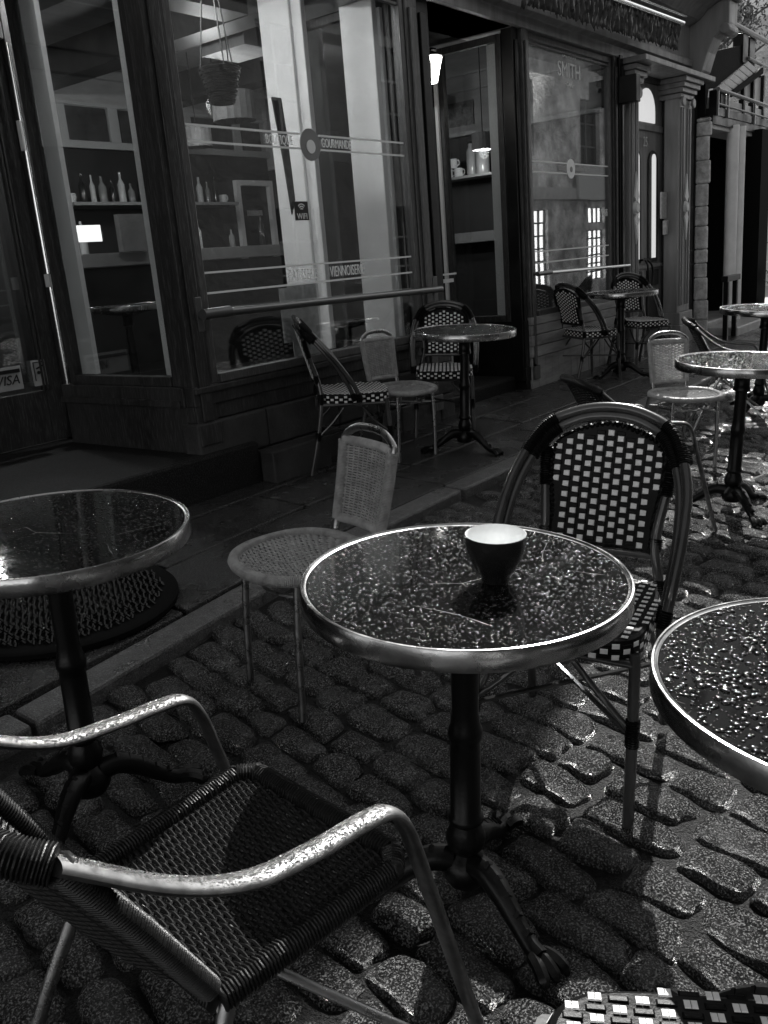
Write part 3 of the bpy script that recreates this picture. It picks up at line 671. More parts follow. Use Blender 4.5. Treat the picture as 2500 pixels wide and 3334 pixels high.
# side panels of the bays
def sidepan(x,y0,y1,z0,z1,face):
    m=MB();t=.05
    m.box(x,x+.05,y0,y0+t,z0,z1);m.box(x,x+.05,y1-t,y1,z0,z1);m.box(x,x+.05,y0+t,y1-t,z1-t,z1);m.box(x-.01,x+.05,y0+t,y1-t,z0,z0+t)
    w_=bp(m,'side_window',WOOD(),bevel=.004)
    m=MB();m.box(x+.02,x+.026,y0+t,y1-t,z0+t,z1-t);bp(m,'glass_pane',GLASS,w_)
    xi=x+.05 if face>0 else x
    m=MB();a_,b_=(xi+.001,xi+.03) if face>0 else (xi-.03,xi-.001)
    m.box(a_,b_,y0+t-.0,y0+t+.10,z0+t,z1-t);bp(m,'inner_casing',WHITE(),w_)
    if x<6: m=MB();m.box(a_,b_,y1-t-.13,y1-t,z0+t,z1-t);bp(m,'inner_casing',WHITE(),w_)
sidepan(2.92,3.56,4.50,.80,2.90,1)
sidepan(6.37,3.57,4.14,.78,2.88,1)
m=MB();m.box(6.35,6.42,4.141,4.17,.35,2.88);bp(m,'jamb_highlight',mat('highlight_paint',.7,.3),bevel=.003)  # pale strip paints the bright highlight on the frame edge
m=MB();m.box(6.37,6.42,4.171,4.60,.35,2.90);bp(m,'dark_jamb',DARK())
sidepan(4.98,3.57,4.62,.75,2.90,-1)
# wide white casings in bay 1 return (seen through big window)
m=MB();m.box(4.90,4.948,4.22,4.60,.75,3.3);m.box(4.90,4.948,3.64,3.90,.75,3.3);m.box(4.87,4.899,4.30,4.46,.75,3.3);bp(m,'white_casing',WHITE(),bevel=.006)
m=MB();m.box(6.425,6.45,3.57,3.70,.80,2.87);bp(m,'white_casing',WHITE())
# risers
m=MB();m.box(2.90,5.27,F-.015,F+.06,.70,.80);m.box(2.90,5.27,F-.035,F-.015,.765,.795);m.box(2.90,5.27,F-.0,F+.08,.62,.70)
m.box(2.885,2.93,3.50,4.55,.70,.80);m.box(2.87,2.885,3.52,4.55,.70,.735);m.box(2.895,2.93,3.50,4.55,.46,.70);bp(m,'window_sill',WOOD(),bevel=.004)
m=MB();x=2.89
for row,(z0,z1) in enumerate(((.20,.40),(.405,.615))):
    x=2.89
    while x<5.26:
        L_=rng.uniform(.35,.7);x1=min(x+L_,5.27);m.box(x,x1-.006,F-.02+rng.uniform(-.004,.004),F+.1,z0,z1);x=x1
m.box(3.28,3.75,F-.14,F-.03,.2,.40)
bp(m,'stone_base',STONE(),bevel=.012)
m=MB()
for i,(z0,z1) in enumerate(((.74,.80),(.66,.735),(.57,.655),(.48,.565))): m.box(6.44,8.37,F-.03+.006*(i%2),F+.06,z0,z1)
for x in np.arange(6.44,8.3,.12):m.box(x,x+.114,F-.02,F+.06,.15,.475)
bp(m,'base_boards',mat('weathered_boards',.26,.5,var=.5,vs_=4,bump=.4,bs=40,stretch=(.6,1,3)),bevel=.004)
m=MB()
for i in range(4): m.box(6.37,6.44,F+.0+i*.2801,F+.28+i*.2801,.15,.78)
bp(m,'side_base',DARK())
m=MB();m.box(5.30,5.36,F+.05,4.60,.15,.9);bp(m,'side_base',DARK())
# stoops
m=MB();m.box(-2,3.27,F-.05,4.9,.12,.46);m.box(5.10,6.50,F+.1,4.9,.12,.34);bp(m,'stoop',mat('stoop_granite',.006,.7,spec=.2,speck=.03,var=.5,vs_=20,bump=.8,bs=90,dist=.006),bevel=.02)
# doorway walls / doors
def door(x0,x1,y,z0,z1,par_label=None,lower=.32,glassy=True,sticker=False):
    m=MB();m.box(x0-.10,x0,y-.03,y+.08,z0,z1+.25);m.box(x1,x1+.10,y-.03,y+.08,z0,z1+.25);m.box(x0,x1,y-.03,y+.08,z1,z1+.25)
    d=bp(m,'door',WOOD(),bevel=.006)
    m=MB();s=.12
    m.box(x0,x0+s,y,y+.045,z0,z1);m.box(x1-s,x1,y,y+.045,z0,z1);m.box(x0+s,x1-s,y,y+.045,z1-s,z1);m.box(x0+s,x1-s,y,y+.045,z0,z0+lower-.0)
    for q in(.0,.02):
        a_=s-.02+q;m.box(x0+a_,x0+a_+.012,y-.012,y,z0+lower,z1-s);m.box(x1-a_-.012,x1-a_,y-.012,y,z0+lower,z1-s)
    bp(m,'door_leaf',WOOD(),d,bevel=.004)
    m=MB();m.box(x0+s,x1-s,y+.018,y+.024,z0+lower,z1-s);bp(m,'glass_pane',GLASS,d);return d
d1=door(1.85,3.0-.02,4.68,.47,2.62,lower=.30)
m=MB();m.box(-1.9,1.75,4.66,4.8,.46,3.0);bp(m,'panel_wall',WOOD())
# bright metal edging strip and door furniture
m=MB();m.tube([(2.985,4.635,.50),(2.985,4.635,2.60)],.011,seg=8);bp(m,'edge_strip',mat('bright_edge',.75,.2,m=1),d1,smooth=True)
m=MB();m.box(2.905,2.918,4.53,4.56,2.05,2.20);m.box(2.90,2.918,4.51,4.55,1.34,1.41);bp(m,'latch_plate',mat('plate_metal',.6,.35),d1,bevel=.002)
m=MB();m.box(2.42,2.73,4.676,4.682,.80,.93);bp(m,'card_sticker',mat('sticker_grey',.35,.45),d1)
m=MB();m.box(2.43,2.72,4.670,4.674,.895,.915);bp(m,'sticker_band',mat('sticker_black',.012,.4),d1)
text_mesh('VISA',.075,mat('sticker_black'),d1,'lettering',2.635,4.671,.855,1.0,shear=.25)
m=MB();m.box(2.80,2.885,4.676,4.682,.80,.945);bp(m,'guide_sticker',mat('sticker_grey'),d1)
m=MB();m.box(2.808,2.812,4.670,4.674,.83,.935);m.box(2.808,2.878,4.670,4.674,.931,.936);m.box(2.872,2.876,4.670,4.674,.90,.935);m.obox((2.845,4.672,.905),(.045,.004,.008),ry=-.35);m.lathe([(0,0),(.010,0),(.010,.004),(0,.004)],c=(2.835,4.669,.875),seg=10,axis='y');bp(m,'sticker_marks',mat('sticker_black'),d1)
d2=door(5.42,6.32,4.60,.35,2.70)
m=MB();m.tube([(5.5,4.54,1.18),(6.3,4.54,1.18)],.018,seg=8);m.box(5.52,5.56,4.54,4.6,1.15,1.21);m.box(6.24,6.28,4.54,4.6,1.15,1.21);bp(m,'push_bar',mat('bright_edge'),d2,smooth=True)
m=MB();m.box(5.27,5.33,3.56,4.6,.9,2.9);bp(m,'side_casing',DARK())
m=MB();m.box(5.275,5.29,3.50,3.52,1.10,1.19);m.box(5.27,5.40,3.47,3.50,1.15,1.175);m.box(5.27,5.44,3.47,3.50,1.20,1.212);bp(m,'rail_bracket',mat('plate_metal'))
# guard rails
def rail(x0,x1,z0,z1,r,name,ms,mid=None):
    m=MB();m.tube([(x0,F-.07,z0),(x1,F-.07,z1)],r,seg=14);o=bp(m,'guard_rail',ms,smooth=True)
    for x,z in((x0,z0),(x1,z1)):
        m=MB();m.tube([(x+.001,F-.07,z),(x,F-.01,z)],r*.9,seg=10)
        m.box(x-.022,x+.022,F-.028,F-.018,z-.085,z+.085)
        bp(m,'rail_plate',mat('rail_dark',.12,.35,m=.6),o,smooth=False,bevel=.008)
    m=MB();m.tube([(x0-.02,F-.07,z0-.0005),(x0+(.16 if r>.016 else .22),F-.07,z0+.0005)],r*1.28,seg=14);bp(m,'rail_sleeve',mat('rail_dark'),o,smooth=True)
    return o
rail(3.0,5.10,1.15,1.12,.021,'',mat('rail_iron',.16,.28,m=.9,bump=.3,bs=40))
rail(6.50,8.35,1.135,1.105,.014,'',mat('rail_bright',.6,.28,m=1))
# wall lantern (lit)
ln=thing('wall_lantern','lit glass lantern hanging in the doorway between the two shop windows','lantern',(5.59,3.70,2.58))
m=MB();m.lathe([(0,.115),(.03,.11),(.085,.085),(.108,.075),(.108,.068),(0,.068)],seg=20);m.tube([(0,0,.11),(0,0,.32)],.012,seg=8);m.build('lantern_cap',DARK(),ln,smooth=True)
m=MB();m.lathe([(.055,-.09),(.095,.066)],seg=20);m.lathe([(0,-.092),(.055,-.09)],seg=20);m.build('lantern_glass',emit_mat('lantern_glow',9),ln,smooth=True)
m=MB()
for q in range(8):
    a_=q*math.pi/4;m.tube([(.057*math.cos(a_),.057*math.sin(a_),-.09),(.098*math.cos(a_),.098*math.sin(a_),.068)],.0035,seg=5)
m.build('lantern_rib',DARK(),ln,smooth=True)
ln2=dup(ln,'added unseen lantern to brighten the left doorway, above the top edge of the photo');ln2.location=(1.9,3.9,3.0-.35+.3)  # extra light source added for the doorway and its white casings
# ---- portal: pilasters, architrave, arched door 25
def pilaster(x0,x1,y0):
    m=MB();z0=.12
    m.box(x0-.03,x1+.03,y0-.05,F+.03,z0,.42);m.box(x0-.015,x1+.015,y0-.035,F+.03,.42,.55);m.box(x0,x1,y0,F+.03,.55,2.66)
    w_=(x1-x0)
    for q in(.14,.30,.62,.80): m.box(x0+w_*q,x0+w_*q+.02,y0-.014,y0,.62,2.58)
    o=bp(m,'pilaster',WOODSUN(),bevel=.006)
    m=MB()
    for i,(e,z) in enumerate(((.0,2.66),(.025,2.71),(.05,2.755),(.075,2.80))): m.box(x0-e,x1+e,y0-.02-e,F+.25,z+.002,z+.045)
    for xx in(x0+.04,x1-.04):
        m.lathe([(0,-.012),(.045,-.012),(.05,0),(.045,.012),(0,.012)],c=(xx,y0-.03,2.63),seg=14,axis='y')
    bp(m,'capital',WOODSUN(),o,bevel=.004)
    m=MB();xc=x0+w_*.5;m.lathe([(0,-.03),(.04,-.028),(.05,-.012),(.062,-.02),(.07,-.006),(.07,0)],c=(xc,y0-.012,1.62),seg=20,axis='y')
    m.prism([(xc-.02,1.68),(xc+.02,1.68),(xc+.055,1.72),(xc+.03,1.80),(xc,1.95),(xc-.03,1.80),(xc-.055,1.72)],y0-.03,y0-.012);m.prism([(xc-.02,1.56),(xc+.02,1.56),(xc+.055,1.52),(xc+.03,1.44),(xc,1.29),(xc-.03,1.44),(xc-.055,1.52)],y0-.03,y0-.012)
    bp(m,'medallion',mat('pale_ornament',.55,.4),o,bevel=.003)
pilaster(8.40,8.60,F-.06);pilaster(9.52,9.90,F-.12)
m=MB();m.box(8.30,10.24,3.20,3.72,2.852,2.90);bp(m,'portal_lintel',WOODSUN(),bevel=.006)
m=MB();m.box(8.54,8.62,3.485,3.72,.12,2.85);m.box(9.60,9.94,3.485,3.72,.12,2.85);m.box(9.94,10.3,3.43,3.9,.12,3.7);m.box(8.62,9.60,3.50,3.74,2.80,2.86);m.box(8.0,10.1,3.42,3.9,.0,.30);bp(m,'portal_reveal',WOOD(),bevel=.004)
d3m=MB();y=3.50
def arch(xc,z0,zs,hw,n=12): return [(xc-hw,z0),(xc-hw,zs)]+[(xc-hw*math.cos(q),zs+hw*math.sin(q)) for q in np.linspace(0,math.pi,n)][1:-1]+[(xc+hw,zs),(xc+hw,z0)]
d3m.box(8.62,9.60,y+.03,y+.08,.30,2.80);door3=bp(d3m,'arched_door',WOODSUN(),bevel=.004)
m=MB();m.prism(arch(9.16,2.44,2.54,.21),y+.018,y+.0295);bp(m,'arched_transom',emit_mat('glow_glass',.26,(1,1,1)),door3)  # emission put in for light on the glass; no lamp stands behind
m=MB()
for xc in(8.87,9.315):
    m.prism(arch(xc,1.10,2.06,.125),y+.012,y+.0295)
bp(m,'panel_moulding',WOOD(),door3,bevel=.006)
m=MB();
for xc in(8.87,9.315): m.prism(arch(xc,1.14,2.10,.05),y+.004,y+.0115)
bp(m,'glass_slit',mat('glow_glass') if 'glow_glass' in MC else bpy.data.materials['glow_glass'],door3)
for z0,z1 in((.40,.80),(.86,1.02)):
    for xa in(8.70,9.16): m=MB();m.box(xa,xa+.32,y+.012,y+.0295,z0,z1);bp(m,'door_panel',WOOD(),door3,bevel=.006)
for z0,z1 in((1.04,1.08),(2.36,2.42)): m=MB();m.box(8.64,9.58,y+.008,y+.0295,z0,z1);bp(m,'door_rail',WOODSUN(),door3,bevel=.006)
text_mesh('25',.13,mat('pale_ornament'),door3,'number',9.08,y+.006,2.25,.9)
m=MB()
for dx in(-.02,.02): m.tube(cr([(9.05+dx,y,1.14),(9.05+dx*2.6,y-.05,1.08),(9.05+dx*3.2,y-.06,.98),(9.05+dx*1.4,y-.05,.84),(9.05+dx,y,.80)],6),.010,seg=8)
m.box(8.95,9.15,y-.02,y+.01,1.12,1.14);bp(m,'door_handle',DARK(),door3,smooth=True)
m=MB();m.box(9.36,9.50,3.44,3.46,1.52,1.78);m.box(9.44,9.50,3.42,3.46,1.36,1.50);bp(m,'notice_plate',mat('plate_grey',.4,.4,var=.3,vs_=40),bevel=.003)
# console at the end of the cornice
m=MB();poly=[(3.45,2.86),(3.28,2.88),(3.20,2.96),(3.13,3.12),(3.05,3.24),(2.93,3.30),(2.86,3.30),(2.84,3.36),(2.84,3.56),(3.9,3.56),(3.9,2.86)]
poly=[(3.45-(3.45-a_)*.72 if a_<3.45 else a_,b_) for a_,b_ in poly]
m.prism(poly,10.02,10.30,ax='x');m.box(9.98,10.34,2.97,3.9,3.565,3.66);m.box(10.0,10.32,2.94,3.12,3.66,3.86)
m.lathe([(0,-.16),(.05,-.16),(.06,0),(.05,.16),(0,.16)],c=(10.16,3.05,3.30),seg=16,axis='x');bp(m,'console',WOODSUN(),bevel=.01,smooth=False)
# awning
aw=thing('folded_awning','folded awning with crumpled dark fabric and a bright front bar over the second window','awning',(7.6,3.3,3.1))
m=MB();m.tube([(-1.6,-.16,.05),(1.45,-.16,.13)],.024,seg=10);m.tube([(-1.6,-.19,.10),(1.45,-.19,.18)],.010,seg=8);m.build('front_bar',mat('bright_bar',.85,.16,m=1),aw,smooth=True)
m=MB();xs=np.linspace(-1.6,1.42,260);G=[]
ph=np.cumsum(rng.uniform(.3,1.4,260))
n1=np.cumsum(rng.normal(0,.5,260));n2=rng.normal(0,1,(260,9))
for k,x in enumerate(xs):
    G.append([(x+.004*n2[k,j],-.15+.03*(j/8)+.016*math.sin(ph[k])*(.4+.6*math.sin(n1[k]+j*.9))+.004*n2[k,j],.05+.026*(x+1.6)-.026*j+.004*n2[k,j]-(.016*abs(n2[k,0]) if j==8 else 0)) for j in range(9)])
m.grid(G);o=m.build('fabric',mat('awning_cloth',.05,.5,var=.6,vs_=12,bump=.3,bs=30),aw,smooth=True);so_=o.modifiers.new('s','SOLIDIFY');so_.thickness=.004
m=MB()
for x in(-1.3,0,1.2): m.tube([(x,-.15,.07),(x,.08,.0)],.012,seg=6)
m.build('awning_arm',DARK(),aw,smooth=True)
# projecting sign box
sg=thing('projecting_sign','small black box sign standing out from the wall left of the arched door','sign',(8.25,3.34,2.63))
m=MB();m.box(-.05,.05,-.09,.08,-.115,.11);m.build('sign_box',DARK(),sg,bevel=.006)
m=MB();m.box(-.02,.02,.08,.11,.02,.05);m.build('bracket',DARK(),sg)
# ================================================================ INTERIOR (parts of the cafe)
IW=mat('interior_board',.34,.5,var=.15,vs_=4,stretch=(1,1,4),bump=.1,bs=20);IWD=mat('interior_dark_wall',.02,.5,var=.3,vs_=3)
m=MB();m.box(-1.8,8.55,8.0,8.1,2.70,3.4);m.box(8.4,8.5,3.60,8.0,2.5,3.4);bp(m,'interior_wall',IW)
m=MB();m.box(-1.8,8.55,8.0,8.1,.4,2.64);m.box(8.4,8.5,3.60,8.0,.4,2.5);bp(m,'interior_dado',IWD)
m=MB();m.box(-1.8,8.6,4.8,8.1,.40,.46);m.box(2.97,4.97,3.55,4.8,.40,.46);m.box(6.43,8.4,3.55,4.8,.40,.46);bp(m,'interior_floor',mat('interior_floor',.02,.3,var=.3,vs_=4))
m=MB();m.box(-1.8,8.6,4.75,8.1,3.4,3.5);m.box(2.97,4.97,3.56,4.75,3.28,3.38);m.box(6.43,8.4,3.56,4.75,3.28,3.38);bp(m,'interior_ceiling',mat('interior_ceiling',.28,.6,var=.15,vs_=2,stretch=(1,6,1)))
m=MB()
for x in(3.7,5.2,6.9): m.box(x,x+.26,4.76,8.0,3.12,3.40)
m.box(2.97,4.97,4.76,5.0,3.05,3.28);bp(m,'ceiling_beam',mat('beam_dark',.02,.5,var=.4,vs_=4))
m=MB();m.box(-1.8,8.4,7.94,8.0,2.64,2.71);m.box(-1.8,8.4,7.95,8.0,3.30,3.37);m.box(-1.8,8.4,7.97,8.0,3.04,3.07);m.box(8.34,8.4,3.62,7.94,2.50,2.54)
for x in(4.7,5.5,6.12,7.1,7.85): m.box(x,x+.12,7.96,8.0,2.71,3.04)
for z in(2.92,3.07): m.box(8.375,8.4,3.62,7.94,z,z+.02)
bp(m,'interior_moulding',mat('moulding_pale',.38,.5),bevel=.004)
m=MB()
for x0,x1 in((5.62,6.1),(6.26,6.9),(7.24,7.84),(7.99,8.3)): m.box(x0,x1,7.975,8.0,2.72,3.03)
bp(m,'interior_picture',mat('picture_dark',.03,.4,var=.9,vs_=9))
m=MB();m.box(8.385,8.4,5.04,5.34,2.60,2.83);bp(m,'framed_photo',mat('picture_photo',.12,.4,var=.9,vs_=22))
m=MB();m.box(8.12,8.4,4.7,5.6,2.07,2.095);m.box(8.05,8.4,4.6,6.2,1.44,1.54);bp(m,'wall_shelf',mat('shelf_pale',.3,.4),bevel=.003)
m=MB();m.box(4.3,7.45,6.5,6.62,1.47,1.58);bp(m,'bar_top',mat('counter_grey',.2,.45,var=.1),bevel=.004);m=MB();m.box(4.3,7.45,6.56,6.62,.46,1.465);bp(m,'bar_front',mat('bar_dark',.012,.4));m=MB();m.box(4.3,4.32,6.5,6.55,1.0,1.47);bp(m,'bar_end',mat('counter_grey',.2,.45,var=.1),bevel=.004)
m=MB();
m.box(7.78,7.84,7.94,8.0,.46,2.38);m.box(8.33,8.39,7.94,8.0,.46,2.38);m.box(7.84,8.33,7.94,8.0,2.32,2.38);bp(m,'interior_door_frame',WHITE())
m=MB();m.box(7.95,8.18,7.96,7.99,1.98,2.04);bp(m,'door_plate',mat('plate_grey'))
m=MB();m.box(5.56,5.98,5.4,5.9,3.06,3.39);bp(m,'ceiling_box',mat('interior_ceiling'))
m=MB();m.box(4.85,5.25,6.38,6.44,1.58,1.88);bp(m,'menu_board',mat('board_grey',.15,.5,var=.3))
m=MB();m.box(4.17,4.38,6.0,6.02,1.65,1.77);bp(m,'till_screen',emit_mat('screen_glow',.8,(1,1,1)))
# two ceiling spots in the room; the second is added to brighten it
for i,(x,y_,z,lb,e) in enumerate([(5.75,6.0,2.78,'small bright twin spot lamp in the dark upper room, right of the hanging basket',11),(3.2,6.2,3.05,'added twin spot lamp lighting the room behind the side window, near its top',36)]):
    t=thing('spot_lamp',lb,'lamp',(x,y_,z));m=MB();m.tube([(0,0,.05),(0,0,3.4-z)],.008,seg=6);m.box(-.08,.08,-.015,.015,.035,.055);m.build('lamp_bracket',DARK(),t)
    for dx in(-.05,.05):
        m=MB();m.lathe([(0,-.012),(.014,-.006),(.018,.01),(.01,.035),(0,.035)],c=(dx,0,0),seg=10);m.build('bulb',emit_mat('spot_glow',20),t,smooth=True)
    l=bpy.data.lights.new('spot_light','POINT');l.energy=e;l.shadow_soft_size=.08;o=bpy.data.objects.new('spot_light',l);COL.objects.link(o);o.parent=t;o.location=(0,0,-.06)
# bottles along the rear shelf and bar
g_=np.random.default_rng(21);bot=None
kinds=['tall dark bottle','short pale bottle','slim grey bottle','squat dark bottle','tall pale bottle']
for i in range(22):
    h_=g_.uniform(.16,.30);r_=g_.uniform(.025,.042);xx=5.5+i*.115 if i<16 else 4.6+(i-16)*.42;yy,zz=(7.72,2.10) if i<16 else (6.56,1.58)
    where='on the rear shelf, number %d from its left end'%(i+1) if i<16 else 'on the bar top, number %d from its left end'%(i-15)
    words=['first','second','third','fourth','fifth','sixth','seventh','eighth','ninth','tenth','eleventh','twelfth','thirteenth','fourteenth','fifteenth','sixteenth']
    lb='%s %s'%(kinds[i%5],('standing %s from the left on the rear wall shelf'%words[i]) if i<16 else ('standing %s from the left on the bar top'%words[i-16]))
    m=MB();m.lathe([(0,0),(r_,0),(r_,h_*.6),(r_*.35,h_*.78),(r_*.35,h_),(0,h_)],seg=12);o=m.build('bottle',mat(['bottle_dark','bottle_pale','bottle_grey'][i%3],[.02,.5,.2][i%3],.12),None,smooth=True);o.location=(xx,yy,zz);tag(o,lb,'bottle','bottles in the cafe')
# shelf goods (things)
g_=np.random.default_rng(11)
proto=None
spots=[(8.25,5.29,2.095,'white mug at the left foot of the small mug pyramid on the shelf'),(8.25,5.17,2.095,'white mug at the right foot of the small mug pyramid on the shelf'),(8.25,5.23,2.19,'white mug on top of the small mug pyramid on the shelf'),(7.36,7.75,2.1,'pale pot at the right end of the dark rear wall shelf'),(5.38,7.75,2.1,'pale pot at the left end of the dark rear wall shelf')]
for i,(x,y_,z,lb) in enumerate(spots):
    t=thing('mug',lb,'mug',(x,y_,z),'white mugs on the cafe shelves');m=MB();m.lathe([(0,0),(.04,0),(.045,.02),(.045,.09),(.040,.09),(.040,.012),(0,.012)],seg=16);m.build('mug_body',mat('mug_white',.7,.25),t,smooth=True)
    m=MB();m.tube(cr([(0,-.043,.075),(0,-.07,.07),(0,-.072,.035),(0,-.043,.02)],4),.006,seg=6);m.build('handle',mat('mug_white'),t,smooth=True)
m=MB();m.box(5.3,7.45,7.6,8.0,2.07,2.1);bp(m,'rear_shelf',mat('shelf_pale'))
for i,(x,y_,h_,r_,lb) in enumerate([(8.22,5.40,.26,.045,'tall pale bottle on the shelf left of the mugs'),(8.22,4.99,.30,.05,'tall narrow jar on the shelf under the pendant lamp'),(8.22,4.86,.33,.07,'wide glass jar on the shelf next to the white casing')]):
    t=thing('jar',lb,'jar',(x,y_,2.095));m=MB();m.lathe([(0,0),(r_,0),(r_,h_*.75),(r_*.6,h_*.9),(r_*.6,h_),(0,h_)],seg=16);m.build('jar_body',mat('jar_grey',.3,.15),t,smooth=True);m=MB();m.lathe([(0,h_),(r_*.7,h_),(r_*.7,h_+.02),(0,h_+.02)],seg=14);m.build('lid',DARK(),t,smooth=True)
def pendant(label,x,y,z,r,h,lit,ztop=3.4):
    t=thing('pendant_lamp',label,'lamp',(x,y,z))
    m=MB();n=40;G=[]
    for zz in(0,h):
        G.append([(r*(1+.02*(q%2))*math.cos(q/n*6.283),r*(1+.02*(q%2))*math.sin(q/n*6.283),zz) for q in range(n)])
    m.grid(G,cv=True);m.lathe([(0,h+.003),(r,h)],seg=n);m.build('lamp_shade',mat('shade_'+str(lit),.28,.6,var=.2,vs_=20),t)
    m=MB();m.tube([(0,0,h),(0,0,ztop-z)],.004,seg=6);m.build('cord',DARK(),t)
    m=MB();m.lathe([(0,.0),(.025,.02),(.03,.05),(.02,.08),(0,.09)],seg=12);m.build('bulb',emit_mat('bulb_glow',14) if lit else mat('bulb_off',.3,.3),t,smooth=True)
    if not lit: return
    l=bpy.data.lights.new('bulb_light','POINT');l.energy=lit;l.shadow_soft_size=.05;o=bpy.data.objects.new('bulb_light',l);COL.objects.link(o);o.parent=t;o.location=(0,0,-.03)
pendant('ribbed drum pendant lamp behind the hanging basket in the first window',5.16,5.2,2.44,.16,.2,0)
pendant('smooth drum pendant lamp on a long cord behind the narrow side window',7.8,4.60,2.27,.10,.15,4,3.28)  # lamp itself unlit; bulb glow added to brighten the upper bay wall
pendant('dim drum pendant lamp deep in the room over the bar counter',6.4,7.0,2.55,.14,.18,0)
pendant('plain drum pendant lamp near the doorway side of the room',7.3,5.6,2.75,.14,.18,0)
pendant('added unseen lamp to light the first window bay, above the photo top edge',3.55,4.3,3.02,.12,.16,22,3.28)  # lamp put in only to light the white casings
# hanging basket planter
hb=thing('hanging_basket','dark woven hanging basket on cords in the first big window','basket',(3.99,4.10,2.30))
m=MB()
for k in range(16):
    z=.012*k;r_=.062+.0035*k+.003*(k%2);q=np.linspace(0,2*np.pi,36,endpoint=False);m.tube(np.stack([r_*(1+.03*np.sin(q*9+k*math.pi))*np.cos(q),r_*(1+.03*np.sin(q*9+k*math.pi))*np.sin(q),np.full(36,z)],1),.0085,seg=5,closed=True)
m.lathe([(0,-.005),(.06,.0)],seg=18);m.build('basket',WKD,hb,smooth=True)
m=MB()
for a_ in(0,2.1,4.2): m.tube([(.115*math.cos(a_),.115*math.sin(a_),.18),(.05*math.cos(a_),.05*math.sin(a_),.6),(0,0,.95)],.004,seg=5)
m.build('hanging_cord',mat('cord_dark',.05,.5),hb,smooth=True)
# interior chairs/tables hinted through side window
it=dup(t2,'small dark table standing inside the cafe behind the side window',None);it.matrix_basis=Matrix.Translation((3.9,5.2,.46));it['group']='' ;del it['group']
# ================================================================ FAR END OF THE STREET
nb=thing('neighbour_building','dark low stone building with black opening and pale pillars beyond the cafe','building',(11.5,3.6,.2));NB=(11.5,3.6,.2)
def np_(m,name,ms,par=None,**k):
    o=m.build(name,ms,par or nb,**k)
    if par is None:o.location=tuple(-q for q in NB)
    return o
m=MB();z=.25
while z<2.5:
    h=rng.uniform(.14,.26);m.box(10.315,10.37+rng.uniform(-.012,.012),3.275+rng.uniform(-.014,.014),3.42,z,min(z+h-.004,2.53));z+=h
np_(m,'stone_quoin',mat('pale_rough_stone',.6,.6,var=.4,vs_=12,bump=1,bs=30,dist=.02),bevel=.015)
m=MB();m.box(10.315,10.46,3.43,4.0,.15,3.6);m.box(10.46,10.80,4.0,4.3,.15,2.6);m.box(10.78,13.2,4.3,4.5,.15,2.5);m.box(10.46,13.2,3.60,4.5,2.50,2.85);np_(m,'wall',mat('near_black_wall',.010,.85,spec=.15,bump=.4,bs=30,dist=.01))  # walls in an even near-black colour
m=MB();m.lathe([(.07,.2),(.07,2.5)],c=(11.2,3.29,0),seg=20);np_(m,'pillar',mat('pale_pillar',.85,.45,var=.1),smooth=True)
m=MB();m.lathe([(.05,.2),(.05,2.5)],c=(11.42,3.26,0),seg=20);np_(m,'pillar',mat('pale_pillar'),smooth=True)
m=MB();m.box(12.0,12.4,3.18,4.3,.2,2.5);np_(m,'black_panel',mat('near_black_panel',.006,.8,spec=.1))  # plain near-black panel
m=MB();m.box(10.42,12.1,3.30,3.60,2.43,2.50);np_(m,'canopy',mat('pale_plaster',.6,.5,var=.1))
m=MB();m.box(10.40,12.5,3.27,3.30,2.47,2.555);np_(m,'canopy_edge',DARK())
# step / raised pavement
m=MB();m.box(10.4,19,2.95,3.30,.10,.30);m.box(10.4,19,3.30,6,.12,.36);struct(m.build('stone_step',mat('pale_step',.36,.4,var=.3,vs_=8,bump=.4,bs=60,dist=.004),bevel=.015))
# post barrier
pb=thing('iron_bollard_pair','short black iron barrier at the corner of the pale stone quoin','barrier',(10.05,2.98,.2))
m=MB()
for x in(0,.32): m.box(x,x+.05,-.02,.03,-.05,.62)
m.box(-.05,.42,-.03,.04,.62,.68);m.box(.0,.37,-.005,.015,.3,.34);m.build('barrier_frame',IRON(),pb,bevel=.004)
# outside staircase
stt=thing('outside_staircase','dark outside staircase with pale risers and a railed landing above the black opening','staircase',(12,3.3,2.6));SB=(12,3.3,2.6)
def sp_(m,name,ms,**k):
    o=m.build(name,ms,stt,**k);o.location=tuple(-q for q in SB);return o
m=MB()
for i in range(6):
    t=i/6;m.prism([(10.74+1.13*t,2.87+.39*t),(10.90+1.13*t,2.925+.39*t),(11.34+1.2*t,2.88+.37*t),(11.19+1.2*t,2.83+.37*t)],3.325,3.345)
sp_(m,'riser',mat('pale_riser',.55,.5,var=.15))
m=MB();m.prism([(10.40,2.56),(10.50,2.85),(10.70,2.86),(11.83,3.25),(11.83,3.50),(11.63,3.40),(10.36,3.17)],3.35,3.5)
m.prism([(11.16,2.80),(12.40,3.17),(12.40,3.24),(11.16,2.86)],3.30,3.35);sp_(m,'stringer',mat('near_black_wall'))
m=MB();m.tube([(10.5,3.25,2.815),(14.0,3.25,2.78)],.022,seg=8);m.tube([(10.5,3.25,2.67),(14.0,3.25,2.65)],.012,seg=8)
m.tube([(10.9,3.32,3.56),(14.5,3.32,3.54)],.03,seg=8);m.tube([(11.83,3.32,3.28),(14.5,3.32,3.22)],.02,seg=8)
for x in(10.5,10.86,11.9,12.9): m.box(x-.012,x+.012,3.24,3.26,2.55,2.81)
sp_(m,'railing',mat('pale_rail',.18,.3))
m=MB();m.box(10.66,10.84,3.27,3.4,2.56,2.84);sp_(m,'newel_post',DARK(),bevel=.004)
m=MB();m.box(11.64,11.84,3.33,3.45,3.22,3.53);sp_(m,'newel_post',DARK(),bevel=.004)
m=MB();m.box(11.98,12.2,3.35,3.5,3.12,3.54);sp_(m,'newel_post',DARK(),bevel=.004)
